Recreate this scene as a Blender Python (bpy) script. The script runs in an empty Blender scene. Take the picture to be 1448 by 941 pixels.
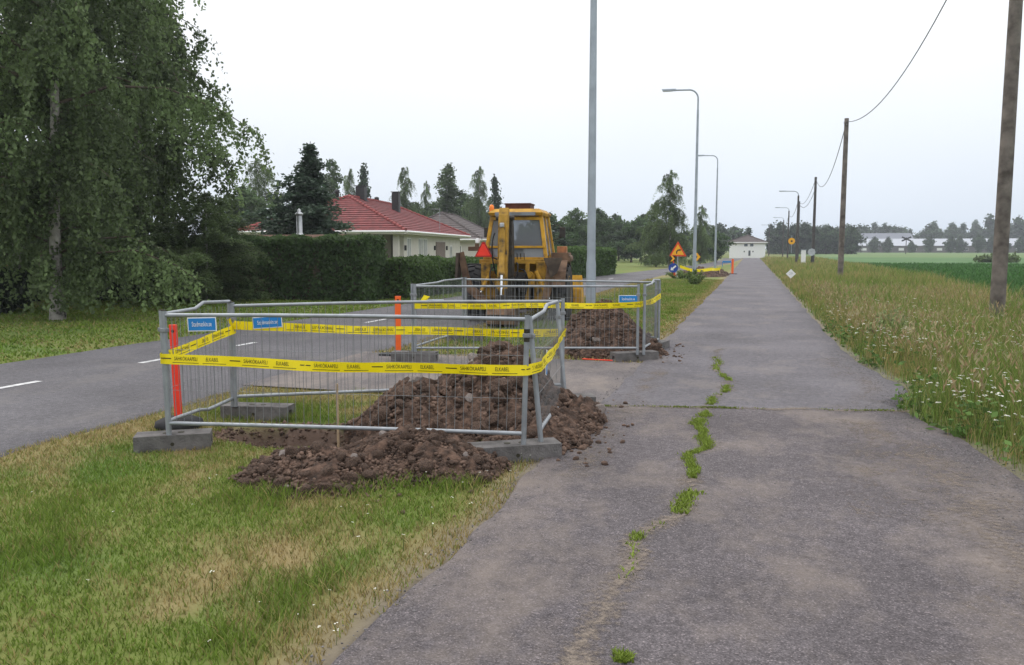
import bpy, math, random
import numpy as np
from mathutils import Vector, Matrix
R = math.radians
rnd = random.Random(7)
rs = np.random.RandomState(11)
scn = bpy.context.scene
col = scn.collection

# ------------------------------------------------------------------ camera, sky, sun, exposure
cam = bpy.data.objects.new('camera', bpy.data.cameras.new('camera'))
col.objects.link(cam)
cam.location = (0, 0, 1.65)
cam.rotation_euler = (R(90 - 5.883), 0, R(16.297))
cam.data.sensor_width = 36
cam.data.lens = 36 * 1150 / 1448
cam.data.clip_start = 0.05
cam.data.clip_end = 6000
scn.camera = cam

SUN_EL, SUN_AZ = 52, -62          # azimuth from +Y towards +X (negative: to the left of the path)
w = bpy.data.worlds.new('World'); scn.world = w; w.use_nodes = True
nt = w.node_tree; nt.nodes.clear()
out = nt.nodes.new('ShaderNodeOutputWorld'); bg = nt.nodes.new('ShaderNodeBackground')
sky = nt.nodes.new('ShaderNodeTexSky'); sky.sky_type = 'NISHITA'; sky.sun_disc = False
sky.sun_elevation = R(SUN_EL); sky.sun_rotation = R(SUN_AZ); sky.air_density = 1.0; sky.dust_density = 3.0
tc = nt.nodes.new('ShaderNodeTexCoord')
sep = nt.nodes.new('ShaderNodeSeparateXYZ'); nt.links.new(tc.outputs['Generated'], sep.inputs[0])
ramp = nt.nodes.new('ShaderNodeValToRGB')
nt.links.new(sep.outputs['Z'], ramp.inputs['Fac'])
e = ramp.color_ramp.elements
# overcast dome: dim blue-grey at the horizon, brightest overhead
e[0].position = 0.0; e[0].color = (0.545, 0.615, 0.715, 1)
e[1].position = 1.0; e[1].color = (1.36, 1.37, 1.40, 1)
for p_, c_ in ((.10, (.645, .69, .75)), (.24, (.79, .805, .83)), (.5, (1.0, 1.01, 1.03)), (.75, (1.24, 1.25, 1.28))):
    m = e.new(p_); m.color = c_ + (1,)
ns = nt.nodes.new('ShaderNodeTexNoise'); ns.inputs['Scale'].default_value = 1.6; ns.inputs['Detail'].default_value = 3
nt.links.new(tc.outputs['Generated'], ns.inputs['Vector'])
mr = nt.nodes.new('ShaderNodeMapRange'); mr.inputs['From Min'].default_value = .3; mr.inputs['From Max'].default_value = .7
mr.inputs['To Min'].default_value = 11.0; mr.inputs['To Max'].default_value = 12.4
nt.links.new(ns.outputs['Fac'], mr.inputs['Value'])
vm = nt.nodes.new('ShaderNodeVectorMath'); vm.operation = 'SCALE'
nt.links.new(ramp.outputs['Color'], vm.inputs[0]); nt.links.new(mr.outputs['Result'], vm.inputs['Scale'])
mx = nt.nodes.new('ShaderNodeMixRGB'); mx.inputs['Fac'].default_value = 0.92      # cloud cover
nt.links.new(sky.outputs['Color'], mx.inputs['Color1']); nt.links.new(vm.outputs['Vector'], mx.inputs['Color2'])
nt.links.new(mx.outputs['Color'], bg.inputs['Color']); bg.inputs['Strength'].default_value = 0.1
nt.links.new(bg.outputs['Background'], out.inputs['Surface'])

sl = bpy.data.lights.new('sun', 'SUN'); sl.energy = 1.0; sl.angle = R(25); sl.color = (1, .96, .9)
so = bpy.data.objects.new('sun', sl); col.objects.link(so)
d = Vector((math.sin(R(SUN_AZ)) * math.cos(R(SUN_EL)), math.cos(R(SUN_AZ)) * math.cos(R(SUN_EL)), math.sin(R(SUN_EL))))
so.rotation_euler = d.to_track_quat('Z', 'Y').to_euler()
scn.view_settings.view_transform = 'Standard'
scn.view_settings.look = 'None'
scn.view_settings.gamma = 1
scn.view_settings.exposure = 0.3
scn.view_settings.use_curve_mapping = False
scn.cycles.max_bounces = 6
scn.cycles.transparent_max_bounces = 8

# ------------------------------------------------------------------ helpers: materials
def N(nt_, kind, **kw):
    n = nt_.nodes.new(kind)
    for k, v in kw.items():
        if k in n.inputs: n.inputs[k].default_value = v
        else: setattr(n, k, v)
    return n

def mat(name, c, rough=.7, metal=0, var=.18, scale=6., c2=None, bump=0, bscale=40., attr=None, trans=0, spec=.3, detail=4):
    """Principled with noise-driven tone; c2 = second tone of wear or dirt; attr = colour attribute name."""
    m_ = bpy.data.materials.new(name); m_.use_nodes = True
    t = m_.node_tree; b = t.nodes['Principled BSDF']
    b.inputs['Roughness'].default_value = rough; b.inputs['Metallic'].default_value = metal
    b.inputs['Specular IOR Level'].default_value = spec
    co = N(t, 'ShaderNodeTexCoord')
    if attr:
        a = N(t, 'ShaderNodeAttribute', attribute_name=attr)
        t.links.new(a.outputs['Color'], b.inputs['Base Color'])
        csock = a.outputs['Color']
    else:
        n = N(t, 'ShaderNodeTexNoise', Scale=scale, Detail=detail)
        t.links.new(co.outputs['Object'], n.inputs['Vector'])
        rp = N(t, 'ShaderNodeValToRGB')
        lo = tuple(v * (1 - var) for v in c) + (1,); hi = tuple(min(1, v * (1 + var)) for v in c) + (1,)
        rp.color_ramp.elements[0].position = .32; rp.color_ramp.elements[1].position = .68
        rp.color_ramp.elements[0].color = (c2 + (1,)) if c2 else lo; rp.color_ramp.elements[1].color = hi
        if c2:
            k = rp.color_ramp.elements.new(.45); k.color = lo
        t.links.new(n.outputs['Fac'], rp.inputs['Fac'])
        t.links.new(rp.outputs['Color'], b.inputs['Base Color']); csock = rp.outputs['Color']
    if bump:
        n2 = N(t, 'ShaderNodeTexNoise', Scale=bscale, Detail=3)
        t.links.new(co.outputs['Object'], n2.inputs['Vector'])
        bp = N(t, 'ShaderNodeBump', Strength=bump, Distance=.02)
        t.links.new(n2.outputs['Fac'], bp.inputs['Height']); t.links.new(bp.outputs['Normal'], b.inputs['Normal'])
    if trans:
        o_ = [x for x in t.nodes if x.type == 'OUTPUT_MATERIAL'][0]
        tr = N(t, 'ShaderNodeBsdfTranslucent'); t.links.new(csock, tr.inputs['Color'])
        ms = N(t, 'ShaderNodeMixShader', Fac=trans)
        t.links.new(b.outputs[0], ms.inputs[1]); t.links.new(tr.outputs[0], ms.inputs[2]); t.links.new(ms.outputs[0], o_.inputs['Surface'])
    return m_

def glass_mat(name, c, rough=.06):
    m_ = mat(name, c, rough, spec=.8, var=.05); return m_

def asphalt_mat(name, base, sand, sand_lo, sand_hi, speck=.30, sx=.7, sy=.45, agg=190.):
    m_ = bpy.data.materials.new(name); m_.use_nodes = True
    t = m_.node_tree; b = t.nodes['Principled BSDF']; b.inputs['Roughness'].default_value = .9
    b.inputs['Specular IOR Level'].default_value = .2
    co = N(t, 'ShaderNodeTexCoord')
    big = N(t, 'ShaderNodeTexNoise', Scale=.55, Detail=5, Roughness=.6); t.links.new(co.outputs['Object'], big.inputs['Vector'])
    tone = N(t, 'ShaderNodeMapRange'); tone.inputs['From Min'].default_value = .3; tone.inputs['From Max'].default_value = .7
    tone.inputs['To Min'].default_value = .78; tone.inputs['To Max'].default_value = 1.22
    t.links.new(big.outputs['Fac'], tone.inputs['Value'])
    # aggregate
    vo = N(t, 'ShaderNodeTexVoronoi', Scale=agg); t.links.new(co.outputs['Object'], vo.inputs['Vector'])
    sepc = N(t, 'ShaderNodeSeparateColor'); t.links.new(vo.outputs['Color'], sepc.inputs[0])
    ag = N(t, 'ShaderNodeValToRGB'); ag.color_ramp.elements[0].position = 0; ag.color_ramp.elements[1].position = 1
    ag.color_ramp.elements[0].color = (1 - speck,) * 3 + (1,); ag.color_ramp.elements[1].color = (1.9, 1.85, 1.8, 1)
    k = ag.color_ramp.elements.new(.82); k.color = (1.05,) * 3 + (1,)
    k = ag.color_ramp.elements.new(.93); k.color = (1.2,) * 3 + (1,)
    t.links.new(sepc.outputs[0], ag.inputs['Fac'])
    fine = N(t, 'ShaderNodeTexNoise', Scale=14., Detail=6, Roughness=.75); t.links.new(co.outputs['Object'], fine.inputs['Vector'])
    fr = N(t, 'ShaderNodeMapRange'); fr.inputs['From Min'].default_value = .3; fr.inputs['From Max'].default_value = .7
    fr.inputs['To Min'].default_value = .75; fr.inputs['To Max'].default_value = 1.3
    t.links.new(fine.outputs['Fac'], fr.inputs['Value'])
    mul = N(t, 'ShaderNodeMath', operation='MULTIPLY'); t.links.new(tone.outputs[0], mul.inputs[0]); t.links.new(fr.outputs[0], mul.inputs[1])
    c1 = N(t, 'ShaderNodeVectorMath', operation='SCALE'); c1.inputs[0].default_value = base; t.links.new(mul.outputs[0], c1.inputs['Scale'])
    c2_ = N(t, 'ShaderNodeVectorMath', operation='MULTIPLY'); t.links.new(c1.outputs[0], c2_.inputs[0]); t.links.new(ag.outputs['Color'], c2_.inputs[1])
    # sand blown over it
    mp = N(t, 'ShaderNodeMapping'); mp.inputs['Scale'].default_value = (sx, sy, 1); t.links.new(co.outputs['Object'], mp.inputs['Vector'])
    sn = N(t, 'ShaderNodeTexNoise', Scale=1.5, Detail=9, Roughness=.68); t.links.new(mp.outputs[0], sn.inputs['Vector'])
    sr = N(t, 'ShaderNodeMapRange'); sr.inputs['From Min'].default_value = sand_lo; sr.inputs['From Max'].default_value = sand_hi
    sr.inputs['To Max'].default_value = .8
    t.links.new(sn.outputs['Fac'], sr.inputs['Value'])
    mxx = N(t, 'ShaderNodeMixRGB'); mxx.inputs['Color2'].default_value = sand + (1,)
    t.links.new(sr.outputs[0], mxx.inputs['Fac']); t.links.new(c2_.outputs[0], mxx.inputs['Color1'])
    t.links.new(mxx.outputs[0], b.inputs['Base Color'])
    bp = N(t, 'ShaderNodeBump', Strength=.5, Distance=.006); t.links.new(vo.outputs['Distance'], bp.inputs['Height'])
    t.links.new(bp.outputs[0], b.inputs['Normal'])
    return m_

M = {}
M['path'] = asphalt_mat('path_asphalt', (.117, .104, .109), (.255, .212, .18), .47, .76, speck=.5, agg=150.)
M['path_far'] = asphalt_mat('smoother_path_asphalt', (.132, .124, .134), (.24, .21, .19), .52, .82, speck=.3, agg=210.)
M['drive'] = asphalt_mat('driveway_asphalt', (.140, .126, .126), (.28, .235, .20), .45, .72, speck=.4)
M['road'] = asphalt_mat('road_asphalt', (.125, .120, .128), (.19, .175, .165), .52, .8, speck=.35)
M['ground'] = mat('turf', (1, 1, 1), .95, attr='Col', bump=.6, bscale=25)
M['field'] = mat('crop_leaf_ground', (.062, .135, .038), .9, var=.25, scale=.15, bump=.5, bscale=8)
M['far_field'] = mat('pale_crop', (.105, .165, .05), .9, var=.15, scale=.05)
M['blade'] = mat('grass_blade', (1, 1, 1), .7, attr='Col', trans=.3, spec=.15)
M['leaf'] = mat('leaf', (1, 1, 1), .6, attr='Col', trans=.42, spec=.3)
M['bark_birch'] = mat('birch_bark', (.34, .32, .29), .85, c2=(.03, .027, .025), scale=7, bump=.3)
M['bark'] = mat('bark', (.085, .065, .05), .9, var=.35, scale=8, bump=.4)
M['galv'] = mat('galvanised_steel', (.29, .31, .33), .5, metal=.5, var=.15, scale=9, spec=.4)
M['lamp_steel'] = mat('lamp_pole_steel', (.33, .37, .41), .5, metal=.35, var=.12, scale=4)
M['wire'] = mat('fence_wire', (.24, .25, .26), .5, metal=.5)
M['concrete'] = mat('weathered_concrete', (.125, .118, .115), .95, var=.35, scale=7, bump=.5, bscale=60)
M['rubber'] = mat('black_rubber', (.022, .022, .024), .85, var=.3, scale=9)
M['tyre'] = mat('tyre_rubber', (.028, .028, .030), .85, c2=(.075, .062, .05), scale=4, bump=.2)
M['orange'] = mat('orange_plastic', (.86, .13, .02), .5, var=.08)
M['redor'] = mat('red_orange_plastic', (.82, .045, .02), .5, var=.08)
M['tape'] = mat('yellow_tape', (.86, .70, .01), .45, var=.05, trans=.25)
M['black'] = mat('black_print', (.03, .027, .015), .7)
M['blue'] = mat('blue_plate', (.02, .20, .52), .4, var=.1)
M['white'] = mat('white_paint', (.78, .78, .78), .5, var=.04)
M['roadpaint'] = mat('road_marking_paint', (.52, .52, .52), .8, var=.35, scale=12)
M['soil'] = mat('dug_soil', (.106, .066, .048), .98, c2=(.032, .022, .017), var=.45, scale=13, bump=1., bscale=45, detail=8)
M['soil2'] = mat('soil_clod', (.138, .090, .067), .97, c2=(.046, .031, .025), var=.35, scale=9, bump=.8, bscale=50)
M['stone'] = mat('grey_brown_stone', (.20, .17, .155), .9, var=.3, scale=10, bump=.4)
M['yellow'] = mat('worn_yellow_paint', (.46, .245, .022), .6, c2=(.085, .048, .022), var=.22, scale=3.5)
M['yellow2'] = mat('bright_yellow_paint', (.56, .300, .022), .55, c2=(.20, .105, .03), var=.18, scale=4)
M['grime'] = mat('grimy_olive_yellow', (.40, .225, .028), .6, c2=(.05, .035, .02), var=.25, scale=5)
M['fluesteel'] = mat('brushed_flue_steel', (.42, .43, .44), .35, metal=.9, var=.1)
M['rust'] = mat('rusty_brown_steel', (.165, .10, .062), .8, c2=(.075, .042, .027), var=.3, scale=5)
M['mudsteel'] = mat('muddy_bucket_steel', (.080, .060, .047), .85, c2=(.05, .036, .03), var=.3, scale=6)
M['darksteel'] = mat('greasy_dark_steel', (.045, .040, .036), .6, c2=(.09, .06, .035), var=.3, scale=8)
M['chrome'] = mat('chrome_rod', (.85, .85, .86), .15, metal=.9, var=.03)
M['cabglass'] = glass_mat('cab_glass', (.16, .175, .19))
M['cabinside'] = mat('cab_interior', (.04, .04, .045), .8)
M['roofbox'] = mat('dark_red_brown_box', (.085, .028, .018), .7, var=.25)
M['fluored'] = mat('fluorescent_red', (.95, .05, .025), .5, var=.04)
M['deepred'] = mat('dark_red_reflector', (.45, .02, .015), .4)
M['amber'] = mat('amber_lens', (.85, .22, .03), .25)
M['tile'] = mat('red_roof_tile', (.180, .040, .040), .75, c2=(.115, .034, .033), var=.2, scale=3)
M['tile_ridge'] = mat('ridge_tile', (.25, .062, .058), .8, var=.25, scale=5)
M['roof_grey'] = mat('grey_brown_roof', (.105, .088, .085), .85, var=.15, scale=2)
M['roof_brown'] = mat('brown_felt_roof', (.11, .062, .042), .9, var=.2, scale=3)
M['plaster'] = mat('pale_plaster', (.56, .53, .49), .9, var=.05, scale=2)
M['plaster_dim'] = mat('shaded_plaster', (.40, .36, .32), .9, var=.06, scale=2)  # house plaster darkened in its colour where porch wall and eaves lie shaded
M['houseglass'] = glass_mat('window_glass', (.05, .06, .07))
M['curtain'] = mat('curtained_glass', (.34, .34, .35), .3, var=.15, scale=3)
M['door'] = mat('brown_door', (.17, .125, .11), .6)
M['brick'] = mat('red_brick', (.24, .075, .05), .9, var=.3, scale=8)
M['chimney'] = mat('black_sheet_metal', (.03, .03, .032), .5)
M['poleWood'] = mat('grey_weathered_wood', (.165, .142, .125), .95, c2=(.07, .058, .05), var=.25, scale=4, bump=.5, bscale=30)
M['poleTar'] = mat('tarred_wood', (.075, .068, .066), .9, var=.3, scale=4)
M['wood'] = mat('raw_wood', (.42, .31, .20), .85, var=.2, scale=12)
M['cable'] = mat('cable_black', (.06, .06, .065), .7)
M['sign_yellow'] = mat('sign_yellow', (.86, .42, .02), .5, var=.04)
M['sign_red'] = mat('sign_red', (.70, .07, .02), .5, var=.04)
M['sign_blue'] = mat('sign_blue', (.02, .06, .32), .5, var=.04)
M['sign_grey'] = mat('sign_back_grey', (.42, .45, .48), .6)
M['barnroof'] = mat('pale_barn_roof', (.38, .40, .44), .7, var=.06)
M['barnroof2'] = mat('slate_barn_roof', (.16, .17, .20), .8, var=.06)
M['petal'] = mat('white_petals', (.75, .74, .66), .8, var=.1, trans=.2)

# ------------------------------------------------------------------ helpers: noise and ground height
_tab = rs.rand(256, 256)
def vnoise(x, y, s=1., seed=0):
    x = np.asarray(x, float) * s + seed * 17.3 + 1000; y = np.asarray(y, float) * s + seed * 9.1 + 1000
    xi = np.floor(x).astype(int); yi = np.floor(y).astype(int); fx = x - xi; fy = y - yi
    fx = fx * fx * (3 - 2 * fx); fy = fy * fy * (3 - 2 * fy)
    g = lambda a, b: _tab[a % 256, b % 256]
    return (g(xi, yi) * (1 - fx) + g(xi + 1, yi) * fx) * (1 - fy) + (g(xi, yi + 1) * (1 - fx) + g(xi + 1, yi + 1) * fx) * fy
def fbm(x, y, s=1., seed=0, oct=4):
    v = 0; a = .5; tot = 0
    for i in range(oct):
        v = v + a * vnoise(x, y, s * 2 ** i, seed + i); tot += a; a *= .5
    return v / tot
def sstep(a, b, x):
    t = np.clip((np.asarray(x, float) - a) / (b - a), 0, 1); return t * t * (3 - 2 * t)

def road_left(y):  return np.interp(y, [-40, 9, 45, 72, 95, 130, 300], [-10.9, -10.35, -9.15, -6.6, -4.8, -4.2, -4])
def road_right(y): return np.interp(y, [-40, 5, 30, 50, 72, 95, 130], [-6.0, -5.78, -5.5, -5.35, -4.0, -2.4, -1.5])
def path_left(y):  return -1.55 + np.interp(y, [0, 15, 60, 150], [0, .12, .35, .4]) + (fbm(y, y * 0, 1.8, 3) - .5) * .16
def path_right(y): return np.interp(y, [0, 6.3, 7.5, 8.3, 8.95, 9.6, 10.7, 12.2, 14.2, 150], [2.3, 1.92, 1.72, 1.6, 1.40, 1.66, 1.78, 1.55, 1.45, 1.45]) + (fbm(y, y * 0, 1.3, 5) - .5) * .22
DR0, DR1 = 8.45, 11.2             # driveway between road and path

def gh(x, y):
    """ground height"""
    x = np.asarray(x, float); y = np.asarray(y, float)
    h = (fbm(x, y, .9, 1) - .5) * .05
    near = sstep(40, 20, y)
    mid = sstep(-1.5, -2.6, x) * sstep(-5.7, -4.6, x)          # strip between path and road: shallow swale
    h = h - .03 * mid * near * sstep(DR0 + .1, DR0 - 1.6, y)
    h = h - .10 * sstep(2.1, 3.4, x) * sstep(7, 5, x)
    # the dug pit inside the barrier
    px = (x + 3.85) / .80; py = (y - 6.42) / .42
    r = np.sqrt(px ** 2 + py ** 2) + (fbm(x, y, 3, 8) - .5) * .5
    pk = sstep(1.05, .70, r); h = h - .45 * pk + pk * (fbm(x, y, 7, 18) - .5) * .22 + pk * (fbm(x, y, 17, 19, 2) - .5) * .06
    return np.where(paved(x, y), -.12, h * .8 - .012)
def paved(x, y):
    x = np.asarray(x, float); y = np.asarray(y, float)
    pav = ((x > path_left(y) + .02) & (x < path_right(y) - .02)) | ((x < road_right(y) - .02) & (x > road_left(y) + .02))
    pav = pav | ((y > DR0 + .05) & (y < DR1 - .05) & (x > -5.8) & (x < -1.4))
    return pav
def top(x, y):
    """what one stands on: paving or ground"""
    return np.where(paved(x, y), .008, gh(x, y))

# ------------------------------------------------------------------ helpers: objects
def tag(o, label=None, cat=None, group=None, kind=None):
    if label: o['label'] = label
    if cat: o['category'] = cat
    if group: o['group'] = group
    if kind: o['kind'] = kind
    return o
def thing(name, label, cat, loc=(0, 0, 0), rz=0, group=None, kind=None):
    o = bpy.data.objects.new(name, None); o.empty_display_size = .2; col.objects.link(o)
    o.location = loc; o.rotation_euler = (0, 0, rz)
    return tag(o, label, cat, group, kind)
def link(name, me, parent=None, loc=None, rot=None, sc=None):
    o = bpy.data.objects.new(name, me); col.objects.link(o)
    if parent is not None: o.parent = parent
    if loc is not None: o.location = loc
    if rot is not None: o.rotation_euler = rot
    if sc is not None: o.scale = sc
    return o
def copy_tree(o, parent=None):
    c = o.copy(); col.objects.link(c); c.parent = parent
    for ch in list(o.children): copy_tree(ch, c)
    return c
def mesh_np(name, v, f, material, colr=None, smooth=False):
    """v (n,3); f (m,k) uniform faces; colr (n,3) point colours"""
    v = np.asarray(v, np.float32); f = np.asarray(f, np.int32)
    me = bpy.data.meshes.new(name); me.vertices.add(len(v)); me.vertices.foreach_set('co', v.ravel())
    k = f.shape[1]; me.loops.add(f.size); me.loops.foreach_set('vertex_index', f.ravel())
    me.polygons.add(len(f)); me.polygons.foreach_set('loop_start', np.arange(0, f.size, k, dtype=np.int32))
    me.polygons.foreach_set('loop_total', np.full(len(f), k, np.int32))
    if smooth: me.polygons.foreach_set('use_smooth', np.ones(len(f), bool))
    me.update(calc_edges=True)
    if colr is not None:
        a = me.color_attributes.new('Col', 'FLOAT_COLOR', 'POINT')
        c4 = np.ones((len(v), 4), np.float32); c4[:, :3] = colr
        a.data.foreach_set('color', c4.ravel())
    me.materials.append(material); return me

class MB:
    """collects boxes, bars, tubes, prisms into one mesh"""
    def __init__(s): s.v = []; s.f = []; s.sm = []
    def add(s, vs, fs, smooth=False):
        n = len(s.v); s.v += [tuple(p) for p in vs]; s.f += [tuple(i + n for i in f) for f in fs]; s.sm += [smooth] * len(fs)
        return s
    def box(s, c, d, rot=None):
        x, y, z = d[0] / 2, d[1] / 2, d[2] / 2
        P = [Vector(p) for p in ((-x, -y, -z), (x, -y, -z), (x, y, -z), (-x, y, -z), (-x, -y, z), (x, -y, z), (x, y, z), (-x, y, z))]
        if rot is not None:
            m_ = Matrix.Rotation(rot[2], 3, 'Z') @ Matrix.Rotation(rot[1], 3, 'Y') @ Matrix.Rotation(rot[0], 3, 'X'); P = [m_ @ p for p in P]
        P = [p + Vector(c) for p in P]
        return s.add(P, [(0, 3, 2, 1), (4, 5, 6, 7), (0, 1, 5, 4), (1, 2, 6, 5), (2, 3, 7, 6), (3, 0, 4, 7)])
    def prism(s, pts, axis, a0, a1):
        """polygon pts in the plane of the two other axes, extruded along axis (0 x, 1 y, 2 z)"""
        def mk(p, a):
            q = list(p); q.insert(axis, a); return q
        n = len(pts); vs = [mk(p, a0) for p in pts] + [mk(p, a1) for p in pts]
        fs = [tuple(range(n - 1, -1, -1)), tuple(range(n, 2 * n))] + [(i, (i + 1) % n, (i + 1) % n + n, i + n) for i in range(n)]
        return s.add(vs, fs)
    def tube(s, pts, r, n=10, cap=True, smooth=True):
        pts = [Vector(p) for p in pts]; rr = r if isinstance(r, (list, tuple)) else [r] * len(pts)
        rings = []; prev = None
        for i, p in enumerate(pts):
            t = (pts[min(i + 1, len(pts) - 1)] - pts[max(i - 1, 0)]).normalized()
            u = t.cross(Vector((0, 0, 1)) if abs(t.z) < .95 else Vector((1, 0, 0))).normalized() if prev is None else (prev - t * prev.dot(t)).normalized()
            prev = u; v_ = t.cross(u)
            rings.append([p + (u * math.cos(2 * math.pi * k / n) + v_ * math.sin(2 * math.pi * k / n)) * rr[i] for k in range(n)])
        vs = [q for rg in rings for q in rg]; fs = []
        for i in range(len(pts) - 1):
            for k in range(n):
                a, b = i * n + k, i * n + (k + 1) % n; fs.append((a, b, b + n, a + n))
        s.add(vs, fs, smooth)
        if cap: s.add(rings[0], [tuple(range(n - 1, -1, -1))]); s.add(rings[-1], [tuple(range(n))])
        return s
    def lathe(s, prof, c=(0, 0, 0), axis=2, n=24, smooth=True):
        """prof: (radius, height) pairs turned about axis"""
        vs = []
        for r, h in prof:
            for k in range(n):
                a = 2 * math.pi * k / n; p = [r * math.cos(a), r * math.sin(a)]; p.insert(axis, h) if axis < 2 else p.append(h)
                vs.append((p[0] + c[0], p[1] + c[1], p[2] + c[2]))
        fs = []
        for i in range(len(prof) - 1):
            for k in range(n):
                a, b = i * n + k, i * n + (k + 1) % n; fs.append((a, b, b + n, a + n))
        s.add(vs, fs, smooth); m_ = len(prof)
        s.add(vs[:n], [tuple(range(n - 1, -1, -1))]); s.add(vs[(m_ - 1) * n:], [tuple(range(n))])
        return s
    def mesh(s, name, material, bevel=0):
        me = bpy.data.meshes.new(name); me.from_pydata(s.v, [], s.f)
        me.polygons.foreach_set('use_smooth', np.array(s.sm, bool)); me.materials.append(material)
        import bmesh
        bm = bmesh.new(); bm.from_mesh(me)
        if bevel:
            bm.edges.ensure_lookup_table()
            es = [e_ for e_ in bm.edges if len(e_.link_faces) == 2 and e_.calc_face_angle(0) > .6]
            bmesh.ops.bevel(bm, geom=es, offset=bevel, segments=2, profile=.6, affect='EDGES')
        bmesh.ops.recalc_face_normals(bm, faces=bm.faces)
        bm.to_mesh(me); bm.free(); return me
    def build(s, name, material, parent=None, bevel=0, loc=None, rot=None):
        return link(name, s.mesh(name, material, bevel), parent, loc, rot)

_dg = None
def text_mesh(txt, size, sx=1.):
    cu = bpy.data.curves.new('lettering', 'FONT'); cu.body = txt; cu.size = size; cu.align_x = 'CENTER'; cu.align_y = 'CENTER'; cu.resolution_u = 2
    o = bpy.data.objects.new('lettering', cu); col.objects.link(o)
    dg = bpy.context.evaluated_depsgraph_get()
    me = bpy.data.meshes.new_from_object(o.evaluated_get(dg))
    v = [(p.co.x * sx, p.co.y) for p in me.vertices]; f = [tuple(p.vertices) for p in me.polygons]
    bpy.data.objects.remove(o); bpy.data.curves.remove(cu); bpy.data.meshes.remove(me)
    return v, f

# ------------------------------------------------------------------ ground, road, path, fields
def dryness(x, y):
    """0 lush .. 1 straw, patchy as in mown verge turf"""
    v = fbm(x, y, .8, 20, 5) * .6 + fbm(x + .3 * y, y, 2.6, 31, 3) * .4
    v = sstep(.41, .72, v) * np.where(x < -8.5, .35, 1.) * np.where((y > 12) & (x < -1.4), .6, 1.)
    v = np.maximum(v, .85 * sstep(.55, .1, np.abs(x - path_left(y)) + (fbm(x, y, 2, 5) - .5) * .5) * (x < 0))   # worn along the path
    v = np.maximum(v, .8 * sstep(.9, .2, np.abs(x - road_right(y)) + (fbm(x, y, 2, 6) - .5) * .6))              # and along the road
    v = np.maximum(v, .75 * sstep(1.0, .3, np.abs(y - DR0) + (fbm(x, y, 2, 7) - .5) * .8) * (x > -5.7) * (x < -1.5) * (y < DR0))
    return v
GREEN = np.array((.155, .205, .036)); LUSH = np.array((.110, .190, .030)); STRAW = np.array((.30, .235, .105)); SOILC = np.array((.105, .078, .055))
def turf_colour(x, y):
    d_ = dryness(x, y)[..., None]; l_ = sstep(.45, .7, fbm(x, y, 1.1, 44))[..., None]
    g = GREEN * (1 - l_) + LUSH * l_
    return g * (1 - d_) + STRAW * d_

xs = np.unique(np.round(np.concatenate([np.linspace(-3000, -60, 14), np.linspace(-60, -12, 40), np.linspace(-12, -6, 30), np.arange(-6, -1.3, .06), np.linspace(-1.3, 2, 14), np.linspace(2, 9, 40), np.linspace(9, 60, 30), np.linspace(60, 3000, 14)]), 4))
ys = np.unique(np.round(np.concatenate([np.linspace(-60, 1, 14), np.arange(1, 9.2, .06), np.linspace(9.2, 30, 90), np.linspace(30, 160, 80), np.linspace(160, 5000, 20)]), 4))
gx, gy = np.meshgrid(xs, ys); nx, ny = len(xs), len(ys)
gz = gh(gx, gy); gz = np.where((np.abs(gx) > 60) | (gy > 160), -.05, gz)
ii = (np.arange(ny - 1)[:, None] * nx + np.arange(nx - 1)[None, :]).ravel()
cg = turf_colour(gx, gy) * .72 + SOILC * .14
pitr = sstep(1.25, .9, np.sqrt(((gx + 3.85) / .80) ** 2 + ((gy - 6.42) / .42) ** 2) + (fbm(gx, gy, 4, 3) - .5) * .4)[..., None]
cg = cg * (1 - pitr) + np.array((.115, .078, .060)) * (.75 + .5 * fbm(gx, gy, 6, 9)[..., None]) * pitr
edg = np.maximum(sstep(.32, .02, np.abs(gx - path_left(gy)) + (fbm(gx, gy, 5, 51) - .5) * .2), sstep(.45, .05, np.abs(gx - path_right(gy)) + (fbm(gx, gy, 5, 52) - .5) * .3))[..., None]
cg = cg * (1 - edg * .8) + np.array((.155, .132, .112)) * (.7 + .6 * fbm(gx, gy, 9, 53)[..., None]) * edg * .8
ground = link('ground', mesh_np('ground', np.stack([gx, gy, gz], -1).reshape(-1, 3), np.stack([ii, ii + 1, ii + nx + 1, ii + nx], 1), M['ground'], cg.reshape(-1, 3), True))
ground['kind'] = 'structure'

def strip(name, yv, lf, rf, z, material, n=10, edge=.09, shear=0):
    yv = np.asarray(yv); L = lf(yv); Rr = rf(yv); t = np.linspace(0, 1, n)
    X = L[:, None] * (1 - t) + Rr[:, None] * t; Z = np.full_like(X, z)
    X = np.concatenate([L[:, None] - edge, X, Rr[:, None] + edge], 1); Z = np.concatenate([np.full((len(yv), 1), -.08), Z, np.full((len(yv), 1), -.08)], 1)
    Y = np.repeat(yv[:, None], n + 2, 1); k = n + 2
    if shear: Y = Y + shear * (X + 1.6) * np.exp(-((Y - 8.28) / 1.2) ** 2)
    i0 = (np.arange(len(yv) - 1)[:, None] * k + np.arange(k - 1)[None, :]).ravel()
    o = link(name, mesh_np(name, np.stack([X, Y, Z], -1).reshape(-1, 3), np.stack([i0, i0 + 1, i0 + k + 1, i0 + k], 1), material))
    o['kind'] = 'structure'; return o
road = strip('road', np.concatenate([np.linspace(-40, 30, 200), np.linspace(30.5, 140, 100)]), lambda y: road_left(y) + (fbm(y, y * 0, 1, 2) - .5) * .15, lambda y: road_right(y) + (fbm(y, y * 0, 1, 1) - .5) * .3, 0., M['road'])
drive = strip('driveway', np.linspace(DR0, DR1 + .6, 40), lambda y: y * 0 - 5.9, lambda y: y * 0 + 1.2, .005, M['drive'])
path = strip('path', np.linspace(-6, 8.28, 180), path_left, path_right, .011, M['path'], shear=.2)
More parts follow.
